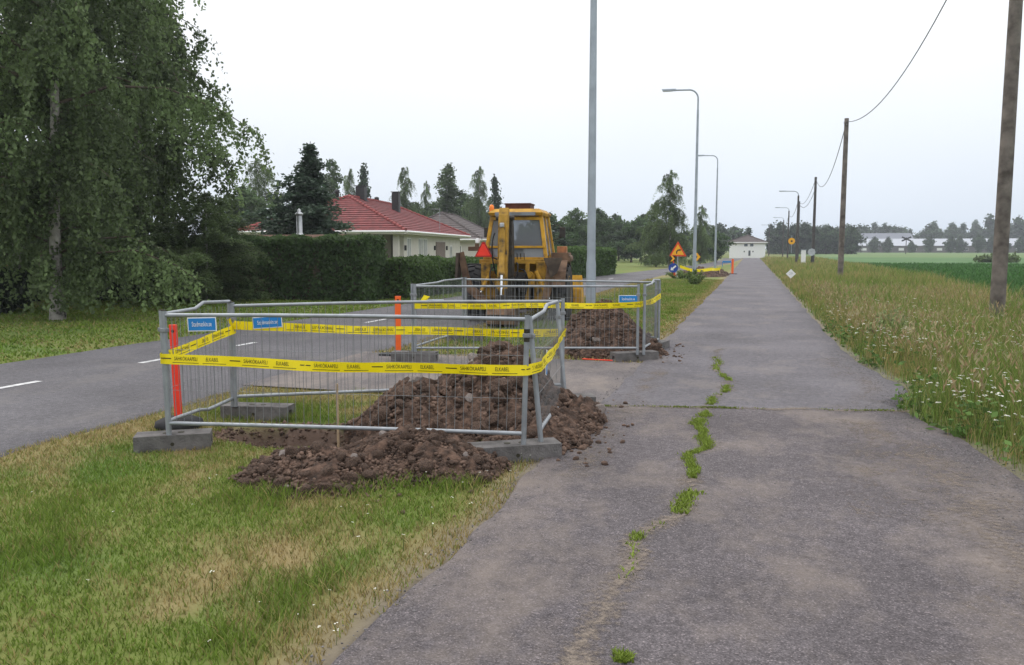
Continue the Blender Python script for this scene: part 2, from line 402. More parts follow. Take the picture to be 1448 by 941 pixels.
far_path = strip('path', np.concatenate([np.linspace(8.28, 30, 220), np.linspace(30.5, 150, 160)]), path_left, path_right, .011, M['path_far'], shear=.2)
cross = strip('cross_road', np.linspace(141, 147, 6), lambda y: y * 0 - 60, lambda y: y * 0 + 60, .004, M['road'])
def field(name, pts, z, material):
    me = bpy.data.meshes.new(name); me.from_pydata([(x, y, z) for x, y in pts], [], [tuple(range(len(pts)))]); me.materials.append(material)
    o = link(name, me); o['kind'] = 'structure'; return o
field('field', [(5.6, -40), (400, -40), (400, 165), (9.6, 165), (9.2, 95), (8.1, 41), (6.4, 22)], .05, M['field'])
field('far_field', [(9.6, 165.02), (400, 165.02), (900, 900), (9, 900), (9, 240)], .04, M['far_field'])

# centre line dashes, each painted dash a part of the road
for y0, ln in ((7.0, 1.0), (9.7, .5), (11.9, .55), (2.0, 1.), (16.5, 1.), (22, 1.), (28, 1.), (36, 1.2), (44, 1.2)):
    xm = -8.75 + .031 * y0
    me = bpy.data.meshes.new('road_dash'); me.from_pydata([(xm - .055, y0, .004), (xm + .055, y0, .004), (xm + .055 + .03 * ln, y0 + ln, .004), (xm - .055 + .03 * ln, y0 + ln, .004)], [], [(0, 1, 2, 3)])
    me.materials.append(M['roadpaint']); link('road_dash', me, road)

# long crack in the path, sandy and ragged
ck = np.array([(-.64, 1.2), (-.66, 2.2), (-.62, 3.03), (-.585, 3.6), (-.57, 4.1), (-.56, 4.55), (-.36, 4.95), (-.36, 5.5), (-.42, 6.2), (-.33, 6.9), (-.36, 7.4), (-.41, 7.9), (-.46, 8.5), (-.3, 9.2), (-.22, 10.4), (-.42, 11.4), (-.47, 12.6), (-.4, 14)])
def crack_x(y): return np.interp(y, ck[:, 1], ck[:, 0]) + (fbm(y, y * 0, 3.0, 12) - .5) * (.14 + .06 * sstep(5, 6, y))
M['cracksand'] = mat('crack_sand', (.215, .178, .148), .95, c2=(.12, .10, .09), var=.25, scale=14, detail=8)
def sand_decal(name, M_):
    """thin sand that thins out towards its edges: attribute 'fall' plus noise decide where it lies"""
    m_ = bpy.data.materials.new(name); m_.use_nodes = True; t = m_.node_tree; b = t.nodes['Principled BSDF']; b.inputs['Roughness'].default_value = .95
    b.inputs['Specular IOR Level'].default_value = .1
    co = N(t, 'ShaderNodeTexCoord'); n = N(t, 'ShaderNodeTexNoise', Scale=26., Detail=7, Roughness=.7); t.links.new(co.outputs['Object'], n.inputs['Vector'])
    n3 = N(t, 'ShaderNodeTexNoise', Scale=3.2, Detail=3); t.links.new(co.outputs['Object'], n3.inputs['Vector'])
    r = N(t, 'ShaderNodeValToRGB'); r.color_ramp.elements[0].position = .3; r.color_ramp.elements[1].position = .7
    r.color_ramp.elements[0].color = (.13, .108, .092, 1); r.color_ramp.elements[1].color = (.27, .225, .185, 1)
    n2 = N(t, 'ShaderNodeTexNoise', Scale=90., Detail=4); t.links.new(co.outputs['Object'], n2.inputs['Vector']); t.links.new(n2.outputs['Fac'], r.inputs['Fac']); t.links.new(r.outputs[0], b.inputs['Base Color'])
    a_ = N(t, 'ShaderNodeAttribute', attribute_name='Col'); sm = N(t, 'ShaderNodeMath', operation='ADD'); sm2 = N(t, 'ShaderNodeMath', operation='ADD')
    nm_ = N(t, 'ShaderNodeMath', operation='MULTIPLY_ADD'); nm_.inputs[1].default_value = 2.2; nm_.inputs[2].default_value = -.6; t.links.new(n.outputs['Fac'], nm_.inputs[0]); t.links.new(a_.outputs['Fac'], sm.inputs[0]); t.links.new(nm_.outputs[0], sm.inputs[1]); t.links.new(sm.outputs[0], sm2.inputs[0]); t.links.new(n3.outputs['Fac'], sm2.inputs[1])
    mr_ = N(t, 'ShaderNodeMapRange'); mr_.inputs['From Min'].default_value = 1.30; mr_.inputs['From Max'].default_value = 1.85; mr_.inputs['To Max'].default_value = .85; t.links.new(sm2.outputs[0], mr_.inputs['Value'])
    tr = N(t, 'ShaderNodeBsdfTransparent'); ms = N(t, 'ShaderNodeMixShader'); o_ = [x for x in t.nodes if x.type == 'OUTPUT_MATERIAL'][0]
    t.links.new(mr_.outputs[0], ms.inputs[0]); t.links.new(tr.outputs[0], ms.inputs[1]); t.links.new(b.outputs[0], ms.inputs[2]); t.links.new(ms.outputs[0], o_.inputs['Surface']); return m_
M['decal'] = sand_decal('thin_sand', M)
def decal_strip(name, cxs, cys, half, peak, along_y=True, z=.0150):
    offs = np.array([-1, -.45, 0, .45, 1]); fall = np.array([0, .55, 1, .55, 0])
    n = len(cxs); V = np.zeros((n, 5, 3)); C = np.zeros((n, 5, 3))
    for j in range(5):
        V[:, j, 0] = cxs + (offs[j] * half if along_y else 0); V[:, j, 1] = cys + (0 if along_y else offs[j] * half); V[:, j, 2] = z; C[:, j] = (fall[j] * peak)[:, None]
    i0 = (np.arange(n - 1)[:, None] * 5 + np.arange(4)[None, :]).ravel()
    f = np.stack([i0, i0 + 1, i0 + 6, i0 + 5], 1)
    return link(name, mesh_np(name, V.reshape(-1, 3), f, M['decal'], C.reshape(-1, 3)), path)
yy = np.arange(1.3, 13.8, .03); decal_strip('crack', crack_x(yy), yy, .10 + .10 * fbm(yy, yy * 0, 1.5, 13), .50 + .5 * fbm(yy, yy * 0, 1.1, 12) - .15 * sstep(5, 6, yy))
ya = np.arange(3.2, 8.4, .08); decal_strip('dust', path_right(ya) - .50, ya, .42 + .2 * fbm(ya, ya * 0, 1, 33), .30 + .32 * fbm(ya, ya * 0, .9, 34), True, .0148)
ya = np.arange(8.8, 13, .08); decal_strip('dust', path_right(ya) - .35, ya, .3 + .2 * fbm(ya, ya * 0, 1, 35), .15 + .35 * fbm(ya, ya * 0, .9, 36), True, .0148)
ya = np.arange(5.2, 8.2, .08); decal_strip('dust', ya * 0 + .25 + .1 * ya, ya, .45 + 0 * ya, .12 + .42 * fbm(ya, ya * 0, 1.3, 37), True, .0143)
ya = np.arange(5.6, 12.5, .08); decal_strip('dust', path_left(ya) + .30, ya, .34 + 0 * ya, .25 + .35 * fbm(ya, ya * 0, 1.1, 38), True, .0146)
# joint across the path where the driveway meets it
xx = np.arange(-1.62, 1.6, .03); jy = 8.28 + (xx + 1.6) * .2 + (fbm(xx, xx * 0, 2.5, 15) - .5) * .12
decal_strip('joint', xx, jy, .05 + .12 * fbm(xx, xx * 0, 2, 16), .75 + xx * 0, False, .0153)

# ------------------------------------------------------------------ grass and ground cover (stuff)
def blades(name, x, y, z, h, wdt, colr, lean=.35, label=None, material=None, tips=None):
    """bent blades of 5 vertices each"""
    n = len(x); a = rs.rand(n) * 6.283; la = rs.rand(n) * 6.283; le = lean * h * (.3 + rs.rand(n))
    dx, dy = np.cos(a) * wdt / 2, np.sin(a) * wdt / 2; lx, ly = np.cos(la) * le, np.sin(la) * le
    V = np.empty((n, 5, 3), np.float32)
    V[:, 0] = np.stack([x - dx, y - dy, z], 1); V[:, 1] = np.stack([x + dx, y + dy, z], 1)
    V[:, 2] = np.stack([x - dx * .8 + lx * .35, y - dy * .8 + ly * .35, z + h * .55], 1); V[:, 3] = np.stack([x + dx * .8 + lx * .35, y + dy * .8 + ly * .35, z + h * .55], 1)
    V[:, 4] = np.stack([x + lx, y + ly, z + h], 1)
    b = np.arange(n)[:, None] * 5
    F = np.concatenate([b + np.array([0, 1, 3]), b + np.array([0, 3, 2]), b + np.array([2, 3, 4])])
    C = np.repeat(colr[:, None, :], 5, 1)
    if tips is not None: C[:, 4] = tips; C[:, 2:4] = C[:, 2:4] * .6 + tips[:, None] * .4
    o = link(name, mesh_np(name, V.reshape(-1, 3), F, material or M['blade'], C.reshape(-1, 3)))
    return tag(o, label, None, None, 'stuff')
def keep_lawn(x, y):
    k = ~((x > path_left(y) - .03 + (fbm(x, y, 5, 2) - .5) * .2) & (x < path_right(y))) & ~((x < road_right(y) - .02) & (x > road_left(y) + .02))
    k &= ~((y > DR0 + (fbm(x, y, 3, 3) - .5) * .3) & (y < DR1 + .5 + (fbm(x, y, 3, 4) - .5) * .3) & (x > -5.9) & (x < 2))
    r = np.sqrt(((x + 3.85) / .88) ** 2 + ((y - 6.42) / .5) ** 2) + (fbm(x, y, 3, 8) - .5) * .4
    k &= r > 1
    return k
def lawn(name, x0, x1, y0, y1, dens, h0, h1, wd, label, bare=.35):
    n = int((x1 - x0) * (y1 - y0) * dens); x = x0 + rs.rand(n) * (x1 - x0); y = y0 + rs.rand(n) * (y1 - y0)
    k = keep_lawn(x, y); dr = dryness(x, y); k &= rs.rand(n) > dr * bare
    x, y, dr = x[k], y[k], dr[k]; n = len(x)
    tuft = sstep(.5, .75, fbm(x, y, 1.7, 61)) * (1 - dr)
    h = (h0 + (h1 - h0) * rs.rand(n)) * (.65 + .9 * tuft)
    isdry = rs.rand(n) < (.12 + .8 * dr)
    c = turf_colour(x, y) * .3 + np.where(isdry[:, None], STRAW * 1.05, (GREEN * .45 + LUSH * .65)) * .7
    c = c * (.65 + .7 * rs.rand(n))[:, None]
    return blades(name, x, y, gh(x, y) - .004, h, wd * (.7 + .6 * rs.rand(n)), c, .75, label)
lawn('lawn', -6.0, -1.3, 1.6, 8.9, 4400, .025, .075, .0065, 'patchy mown turf between the path and the road, green and straw coloured')
lawn('verge_lawn', -5.8, -1.2, 11.4, 45, 560, .04, .09, .022, 'mown grass strip running beside the path beyond the driveway')
lawn('garden_lawn', -24, -9, 4, 32, 210, .04, .08, .03, 'mown green lawn under the birches across the road', .2)

# tufts in the crack and the joint
def crack_tufts():
    y = np.concatenate([5.0 + rs.rand(3600) * 3.3, 8.7 + rs.rand(1300) * 2.2, 11 + rs.rand(400) * 1.6, 3.9 + rs.rand(60) * .9, 4.45 + rs.rand(90) * .12])
    g = fbm(y, y * 0, 2.6, 71); k = (g > .33) | (y < 4.8); y = y[k]
    x = crack_x(y) + rs.randn(len(y)) * (.010 + .042 * fbm(y, y * 0, 5, 72) ** 1.4)
    yb = 3.08 + rs.rand(240) * .07; xb = -.45 + rs.randn(240) * .016
    xj = -1.6 + rs.rand(3000) * 3.2; kj = rs.rand(3000) < sstep(.30, .75, fbm(xj, xj * 0, 3.2, 73)); xj = xj[kj]; yj = 8.28 + (xj + 1.6) * .2 + (fbm(xj, xj * 0, 2.5, 15) - .5) * .12 + rs.randn(len(xj)) * .016
    X = np.concatenate([x, xb, xj]); Y = np.concatenate([y, yb, yj]); n = len(X)
    c = np.array((.20, .27, .045)) * (.6 + .7 * rs.rand(n))[:, None]
    c[len(x) + len(xb):] *= .7
    h = .012 + .026 * rs.rand(n); h[len(x) + len(xb):] *= .7
    blades('crack_grass', X, Y, X * 0 + .010, h, .008 + .004 * rs.rand(n), c, 1.0, 'bright green tufts of grass growing in the crack of the path')
crack_tufts()

# tall wild grass on the field side
def tall_grass():
    X = []; Y = []; H = []; W = []; C = []; T = []
    for y0, y1, dens, wd, hs in ((3.5, 12, 900, .007, 1.), (12, 22, 480, .011, 1.), (22, 45, 200, .02, 1.), (45, 80, 80, .035, .95), (80, 140, 30, .06, .9)):
        x0, x1 = 1.5, 13.; n = int((x1 - x0) * (y1 - y0) * dens); x = x0 + rs.rand(n) * (x1 - x0); y = y0 + rs.rand(n) * (y1 - y0)
        lim = np.interp(y, [0, 22, 41, 95, 140], [6.1, 6.5, 8.2, 9.2, 9.6]) + (fbm(x, y, .5, 80) - .5) * 1.2
        k = (x > path_right(y) + .06 + rs.rand(n) ** 2 * .25) & (x < lim) & (rs.rand(n) < .45 + .8 * fbm(x, y, .9, 81)); x, y = x[k], y[k]; n = len(x)
        ed = sstep(0, 1.1, x - path_right(y))                       # short by the path, tall further out
        h = hs * (.10 + (.18 + .42 * rs.rand(n)) * (.25 + .75 * ed) * (.6 + .8 * fbm(x, y, .7, 82)))
        dry = sstep(.44, .66, fbm(x, y, .45, 83) * .6 + fbm(x, y, 1.6, 84) * .4 + .10 * sstep(2.6, 1.8, x) + .05 * sstep(14, 40, y)); isd = rs.rand(n) < .05 + .38 * dry
        c = np.where(isd[:, None], np.array((.33, .265, .11)), np.array((.150, .215, .046))) * (.55 + .8 * rs.rand(n))[:, None]
        t = np.where((rs.rand(n) < .08 + .36 * dry)[:, None], np.array((.38, .29, .135)), c * 1.15)
        X.append(x); Y.append(y); H.append(h); W.append(np.full(n, wd) * (.7 + .6 * rs.rand(n))); C.append(c); T.append(t)
    X, Y, H, W = map(np.concatenate, (X, Y, H, W)); C = np.concatenate(C); T = np.concatenate(T)
    blades('wild_grass', X, Y, gh(X, Y) - .01, H, W, C, .45, 'tall wild grass gone to seed between the path and the green field', tips=T)
tall_grass()
def seed_heads():
    n = 5000; y = 5 + 24 * rs.rand(n) ** 1.3; x = path_right(y) + .25 + rs.rand(n) ** 1.2 * 5.2
    k = (x < 6.6) & (rs.rand(n) < .25 + fbm(x, y, .8, 85)); x, y = x[k], y[k]; n = len(x); h = .34 + .34 * rs.rand(n); z = gh(x, y)
    a = rs.rand(n) * 6.283; le = .12 * rs.rand(n); tx, ty, tz = x + np.cos(a) * le, y + np.sin(a) * le, z + h
    V = []; C = []
    for q in range(3):
        d_ = np.stack([np.cos(a) * .5 + rs.randn(n) * .35, np.sin(a) * .5 + rs.randn(n) * .35, np.ones(n)], 1); d_ /= np.linalg.norm(d_, axis=1)[:, None]
        s_ = np.cross(d_, rs.randn(n, 3)); s_ /= np.linalg.norm(s_, axis=1)[:, None]; ln = (.05 + .06 * rs.rand(n))[:, None]; w_ = (.006 + .006 * rs.rand(n))[:, None]; p = np.stack([tx, ty, tz - .03 * q], 1)
        V.append(np.stack([p, p + d_ * ln * .5 + s_ * w_, p + d_ * ln, p + d_ * ln * .5 - s_ * w_], 1))
        cc = np.where((rs.rand(n) < .45)[:, None], np.array((.33, .235, .13)), np.array((.36, .32, .17))) * (.7 + .5 * rs.rand(n))[:, None]; C.append(np.repeat(cc[:, None], 4, 1))
    V = np.concatenate(V).reshape(-1, 3); C = np.concatenate(C).reshape(-1, 3)
    tag(link('seed_heads', mesh_np('seed_heads', V, np.arange(len(V)).reshape(-1, 4), M['blade'], C)), 'pale brown seed heads standing above the wild grass', None, None, 'stuff')
    blades('seed_stalks', x, y, z - .01, h, np.full(n, .004), np.tile(np.array((.24, .21, .08)), (n, 1)), .12, 'thin dry stalks carrying the seed heads')
seed_heads()
def broad_weeds():
    P = []; n = 420
    for i in range(n):
        y = 4.5 + 15 * rnd.random() ** 1.3; x = float(path_right(np.array(y))) + .12 + rnd.random() ** 1.6 * 2.6; m_ = rnd.randint(6, 16); h = rnd.uniform(.08, .34)
        for q in range(m_): P.append((x + rnd.gauss(0, .05), y + rnd.gauss(0, .05), float(gh(x, y)) + h * rnd.random()))
    P = np.array(P); n = len(P); u = rs.randn(n, 3); u[:, 2] = np.abs(u[:, 2]) * .6; u /= np.linalg.norm(u, axis=1)[:, None]; v = np.cross(u, rs.randn(n, 3)); v /= np.linalg.norm(v, axis=1)[:, None]; s_ = (.02 + .035 * rs.rand(n))[:, None]
    V = np.stack([P - u * s_, P + v * s_ * .45, P + u * s_, P - v * s_ * .45], 1).reshape(-1, 3); C = np.repeat(np.array((.095, .165, .042)) * (.6 + .8 * rs.rand(n))[:, None], 4, 0)
    tag(link('broad_weeds', mesh_np('broad_weeds', V, np.arange(n * 4).reshape(-1, 4), M['blade'], C)), 'broad leaved green weeds mixed into the wild grass by the path', None, None, 'stuff')
broad_weeds()
def crop():
    X = []; Y = []; W = []
    for y0, y1, dens, wd in ((14, 45, 45, .07), (45, 90, 12, .12)):
        n = int(40 * (y1 - y0) * dens); x = 6 + rs.rand(n) ** 1.5 * 40; y = y0 + rs.rand(n) * (y1 - y0)
        k = x > np.interp(y, [0, 22, 41, 95], [6.1, 6.5, 8.2, 9.2]) - .2; X.append(x[k]); Y.append(y[k]); W.append(np.full(k.sum(), wd))
    X, Y, W = map(np.concatenate, (X, Y, W)); n = len(X)
    blades('green_crop', X, Y, X * 0 + .04, .18 + .14 * rs.rand(n), W, np.array((.058, .140, .036)) * (.7 + .6 * rs.rand(n))[:, None], .6, 'dense dark green crop covering the field')
crop()

# white flower heads (yarrow, chamomile) on thin stems
def flowers():
    V = []; F = []; S = []
    pts = []
    for i in range(1300):
        y = 5.5 + 16 * rnd.random() ** 1.4; x = float(path_right(np.array(y))) + .12 + abs(rnd.gauss(0, 1.0)) * (.7 + y * .07)
        if float(vnoise(x, y, .7, 90)) > .38: pts.append((x, y, .16 + .30 * rnd.random() + min(.15, .1 * (x - 1.7)), .010 + .019 * rnd.random() ** 1.5))
    for i in range(46):
        y = 2.4 + 5.4 * rnd.random(); pts.append((float(path_left(np.array(y))) - .06 - abs(rnd.gauss(0, .35)), y, .05 + .05 * rnd.random(), .006 + .006 * rnd.random()))
    for i in range(8):
        pts.append((rnd.uniform(-5, -2.2), rnd.uniform(3, 5.2), .05, .008))
    n = 0; sx = []; sy = []; sh = []
    for (x, y, h, r) in pts:
        z = float(gh(x, y)) + h; tx, ty = rnd.uniform(-.3, .3), rnd.uniform(-.3, .3)
        for q in range(7 if r > .012 else 3):
            a = rnd.random() * 6.28; rr = r * math.sqrt(rnd.random()); px, py = x + rr * math.cos(a), y + rr * math.sin(a); pz = z + (px - x) * tx + (py - y) * ty + rnd.uniform(-.2, .2) * r; s_ = r * .42
            b = len(V); V += [(px + s_ * math.cos(t), py + s_ * math.sin(t), pz + rnd.uniform(-.25, .25) * s_) for t in (0, 1.05, 2.1, 3.14, 4.19, 5.24)]; F.append(tuple(range(b, b + 6)))
        sx.append(x); sy.append(y); sh.append(h)
    o = link('white_flowers', mesh_np('white_flowers', V, F, M['petal'])); tag(o, 'scattered white flower heads of the verges', None, None, 'stuff')
    sx, sy, sh = map(np.array, (sx, sy, sh)); a = len(sx)
    blades('flower_stems', sx, sy, gh(sx, sy) - .01, sh + .01, np.full(a, .006), np.tile(np.array((.08, .11, .03)), (a, 1)), .02, 'thin green stems under the white flower heads')
flowers()

# gravel along the ragged right edge of the path
def gravel():
    V = []; F = []
    base = [(1, 0, 0), (-1, 0, 0), (0, 1, 0), (0, -1, 0), (0, 0, 1), (0, 0, -1)]; fb = [(0, 2, 4), (2, 1, 4), (1, 3, 4), (3, 0, 4), (2, 0, 5), (1, 2, 5), (3, 1, 5), (0, 3, 5)]
    for i in range(5200):
        y = rnd.uniform(3.5, 14); e_ = float(path_right(np.array(y))); x = e_ - .1 + rnd.gauss(0, .16)
        if i % 5 == 0: x = rnd.uniform(-1.4, 1.7); 
        if i % 9 == 0: y = rnd.uniform(2, 12); x = float(path_left(np.array(y))) + rnd.gauss(.0, .07)
        s_ = .004 + .008 * rnd.random() ** 2; b = len(V)
        if i % 5 == 0: s_ *= .7
        z = .011 if x < e_ else float(gh(x, y)) + .004
        a = rnd.random() * 6.28; ca, sa = math.cos(a), math.sin(a)
        for p in base:
            q = [c_ * s_ * rnd.uniform(.6, 1.2) for c_ in p]; V.append((x + q[0] * ca - q[1] * sa, y + q[0] * sa + q[1] * ca, z + q[2] * .7))
        F += [tuple(b + k for k in f) for f in fb]
    M['pebble'] = mat('pebbles', (.15, .14, .14), .9, var=.6, scale=30)
    tag(link('gravel', mesh_np('gravel', V, F, M['pebble'])), 'loose grey gravel along the ragged edge of the path', None, None, 'stuff')
gravel()

# rubble lying in the pit
def pit_rubble():
    V = []; F = []; base = [(1, 0, 0), (-1, 0, 0), (0, 1, 0), (0, -1, 0), (0, 0, 1), (0, 0, -1)]; fb = [(0, 2, 4), (2, 1, 4), (1, 3, 4), (3, 0, 4), (2, 0, 5), (1, 2, 5), (3, 1, 5), (0, 3, 5)]
    for i in range(2600):
        x = -3.85 + rnd.uniform(-.95, .95); y = 6.42 + rnd.uniform(-.5, .55)
        if math.hypot((x + 3.85) / .92, (y - 6.42) / .52) > 1 + rnd.gauss(0, .06): continue
        s_ = .008 + .03 * rnd.random() ** 3; b = len(V); z = float(gh(x, y))
        V += [(x + p[0] * s_ * rnd.uniform(.6, 1.3), y + p[1] * s_ * rnd.uniform(.6, 1.3), z + p[2] * s_ * rnd.uniform(.5, 1.)) for p in base]; F += [tuple(b + k for k in f) for f in fb]
    tag(link('pit_rubble', mesh_np('pit_rubble', V, F, M['soil2'])), 'small brown lumps of soil lying in the dug pit', None, None, 'stuff')
pit_rubble()

# ------------------------------------------------------------------ soil heaps
def clod_mesh(seed, material, sub=2):
    import bmesh
    bm = bmesh.new(); bmesh.ops.create_icosphere(bm, subdivisions=sub, radius=1); r_ = random.Random(seed)
    ax = [Vector((r_.gauss(0, 1), r_.gauss(0, 1), r_.gauss(0, 1))).normalized() for _ in range(9)]; am = [r_.uniform(.55, .95) for _ in ax]
    for v_ in bm.verts:
        n_ = v_.co.normalized(); s_ = 1.
        for a, k in zip(ax, am):                       # cut flat facets
            dd = n_.dot(a)
            if dd > .2: s_ = min(s_, k / dd)
        s_ *= 1 + r_.uniform(-.06, .06); v_.co = Vector((n_.x * s_, n_.y * s_ * .85, n_.z * s_ * .72))
    me = bpy.data.meshes.new('clod'); bm.to_mesh(me); bm.free(); me.materials.append(material)
    me.polygons.foreach_set('use_smooth', np.zeros(len(me.polygons), bool)); return me
CLODS = [clod_mesh(i, M['soil2']) for i in range(7)]; SMALLC = [clod_mesh(30 + i, M['soil2'], 1) for i in range(4)]; STONES = [clod_mesh(50 + i, M['stone']) for i in range(3)]
def heap(name, label, cx, cy, hf, ext, nbig, nsmall, big, res=.03, seed=1, group='soil_heaps', stones=5, lumpk=1.):
    """hf(x,y) height above ground in world space; ext = (x0,x1,y0,y1)"""
    t = thing(name, label, 'soil heap', (cx, cy, 0)); r_ = random.Random(seed)
    x = np.arange(ext[0], ext[1], res); y = np.arange(ext[2], ext[3], res); X, Y = np.meshgrid(x, y)
    h0 = hf(X, Y); g0 = top(X, Y)
    lump = lumpk * np.abs(fbm(X, Y, 5, seed, 4) - .5) * .26 + (fbm(X, Y, 14, seed + 5, 3) - .5) * .11 + (_tab[(np.arange(X.size).reshape(X.shape) * 7919) % 256, seed % 256] - .5) * min(.035, res)
    Z = g0 + np.where(h0 > 0, h0 + lump * sstep(0, .12, h0), h0) - .015
    n = len(x); ok = (h0 > -.03); idx = np.arange(X.size).reshape(X.shape)
    f = np.stack([idx[:-1, :-1], idx[:-1, 1:], idx[1:, 1:], idx[1:, :-1]], -1); kk = ok[:-1, :-1] & ok[1:, 1:] & ok[1:, :-1] & ok[:-1, 1:]
    V = np.stack([X - cx, Y - cy, Z], -1).reshape(-1, 3)
    link('mound', mesh_np('mound', V, f[kk].reshape(-1, 4), M['soil']), t)
    def place(stray=False): 
        for _ in range(60):
            px, py = r_.uniform(ext[0], ext[1]), r_.uniform(ext[2], ext[3]); hh = float(hf(np.array(px), np.array(py)))
            if (stray and -.22 < hh < .02 and r_.random() < (hh + .23) * 3) or (hh > -.02 and (hh > .02 or r_.random() < .5)):
                g = float(top(px, py))
                return px, py, g + max(hh, 0)
        return None
    for i in range(nbig):
        p = place()
        if not p: continue
        s_ = big * (.45 + .75 * r_.random() ** 2); st = i < stones
        link('stone' if st else 'clod', r_.choice(STONES if st else CLODS), t, (p[0] - cx, p[1] - cy, p[2] + s_ * .3), (r_.uniform(-.6, .6), r_.uniform(-.6, .6), r_.uniform(0, 6.28)), (s_, s_, s_))
    tm = []; 
    for me in SMALLC:
        cv = np.empty(len(me.vertices) * 3, np.float32); me.vertices.foreach_get('co', cv); tm.append((cv.reshape(-1, 3), np.array([tuple(p.vertices) for p in me.polygons])))
    VV = []; FF = []; b = 0
    for i in range(nsmall):
        p = place(i % 12 == 0)
        if not p: continue
        s_ = big * (.07 + .42 * r_.random() ** 2.3); v_, f_ = tm[i % 4]; a = r_.random() * 6.28; m_ = np.array(Matrix.Rotation(a, 3, 'Z') @ Matrix.Rotation(r_.uniform(-1, 1), 3, 'X'))
        VV.append(v_ @ m_.T * s_ + np.array((p[0] - cx, p[1] - cy, p[2] + s_ * .3))); FF.append(f_ + b); b += len(v_)
    o = link('loose_soil', mesh_np('loose_soil', np.concatenate(VV), np.concatenate(FF), M['soil2']), t); o['kind'] = 'stuff'
    return t
def cone(cx, cy, rx, ry, hgt, seed, p=1.15):
    def f(x, y):
        r = np.sqrt(((x - cx) / rx) ** 2 + ((y - cy) / ry) ** 2) + (fbm(x, y, 2.2, seed) - .5) * .5
        return hgt * (1 - np.clip(r, 0, 1.4) ** p)
    return f
c1, c2_, c3 = cone(-2.38, 7.5, 1.02, 1.1, .72, 3, 1.15), cone(-2.95, 6.95, .74, .7, .44, 5, 1.3), cone(-1.75, 7.0, .52, .8, .26, 6)
heap('soil_heap', 'large heap of brown clods dug out inside the taped barrier beside the path', -2.4, 7.4,
     lambda x, y: np.maximum(np.maximum(c1(x, y), c2_(x, y)), c3(x, y)), (-3.9, -1.0, 5.9, 8.7), 280, 9000, .085, seed=2, stones=8)
c4, c5 = cone(-2.5, 5.75, .74, .64, .27, 9, 1.4), cone(-3.0, 5.25, .62, .52, .21, 10, 1.4)
heap('soil_spoil', 'low spread of brown soil and stones spilling out under the front barrier onto the grass', -2.7, 5.5,
     lambda x, y: np.maximum(c4(x, y), c5(x, y)), (-3.9, -1.7, 4.5, 6.5), 220, 7000, .055, res=.028, seed=4, stones=9, lumpk=.45)
c6, c7 = cone(-2.25, 12.95, .95, .95, .92, 13), cone(-1.58, 12.75, .36, .42, .22, 14)
heap('soil_heap', 'dark brown soil heap inside the second barrier at the foot of the tall lamp post', -2.2, 12.9,
     lambda x, y: np.maximum(c6(x, y), c7(x, y)), (-3.5, -.9, 11.7, 14.3), 130, 6000, .075, seed=6, stones=3)
c8, c9 = cone(-3.0, 50.5, 1.5, 1.6, .55, 23), cone(-1.9, 53, .7, 1.2, .4, 24)
heap('soil_heap', 'low reddish brown soil mound behind the roadwork signs', -3, 51,
     lambda x, y: np.maximum(c8(x, y), c9(x, y)), (-4.9, -1., 48.4, 55), 40, 400, .12, res=.1, seed=8, stones=0)

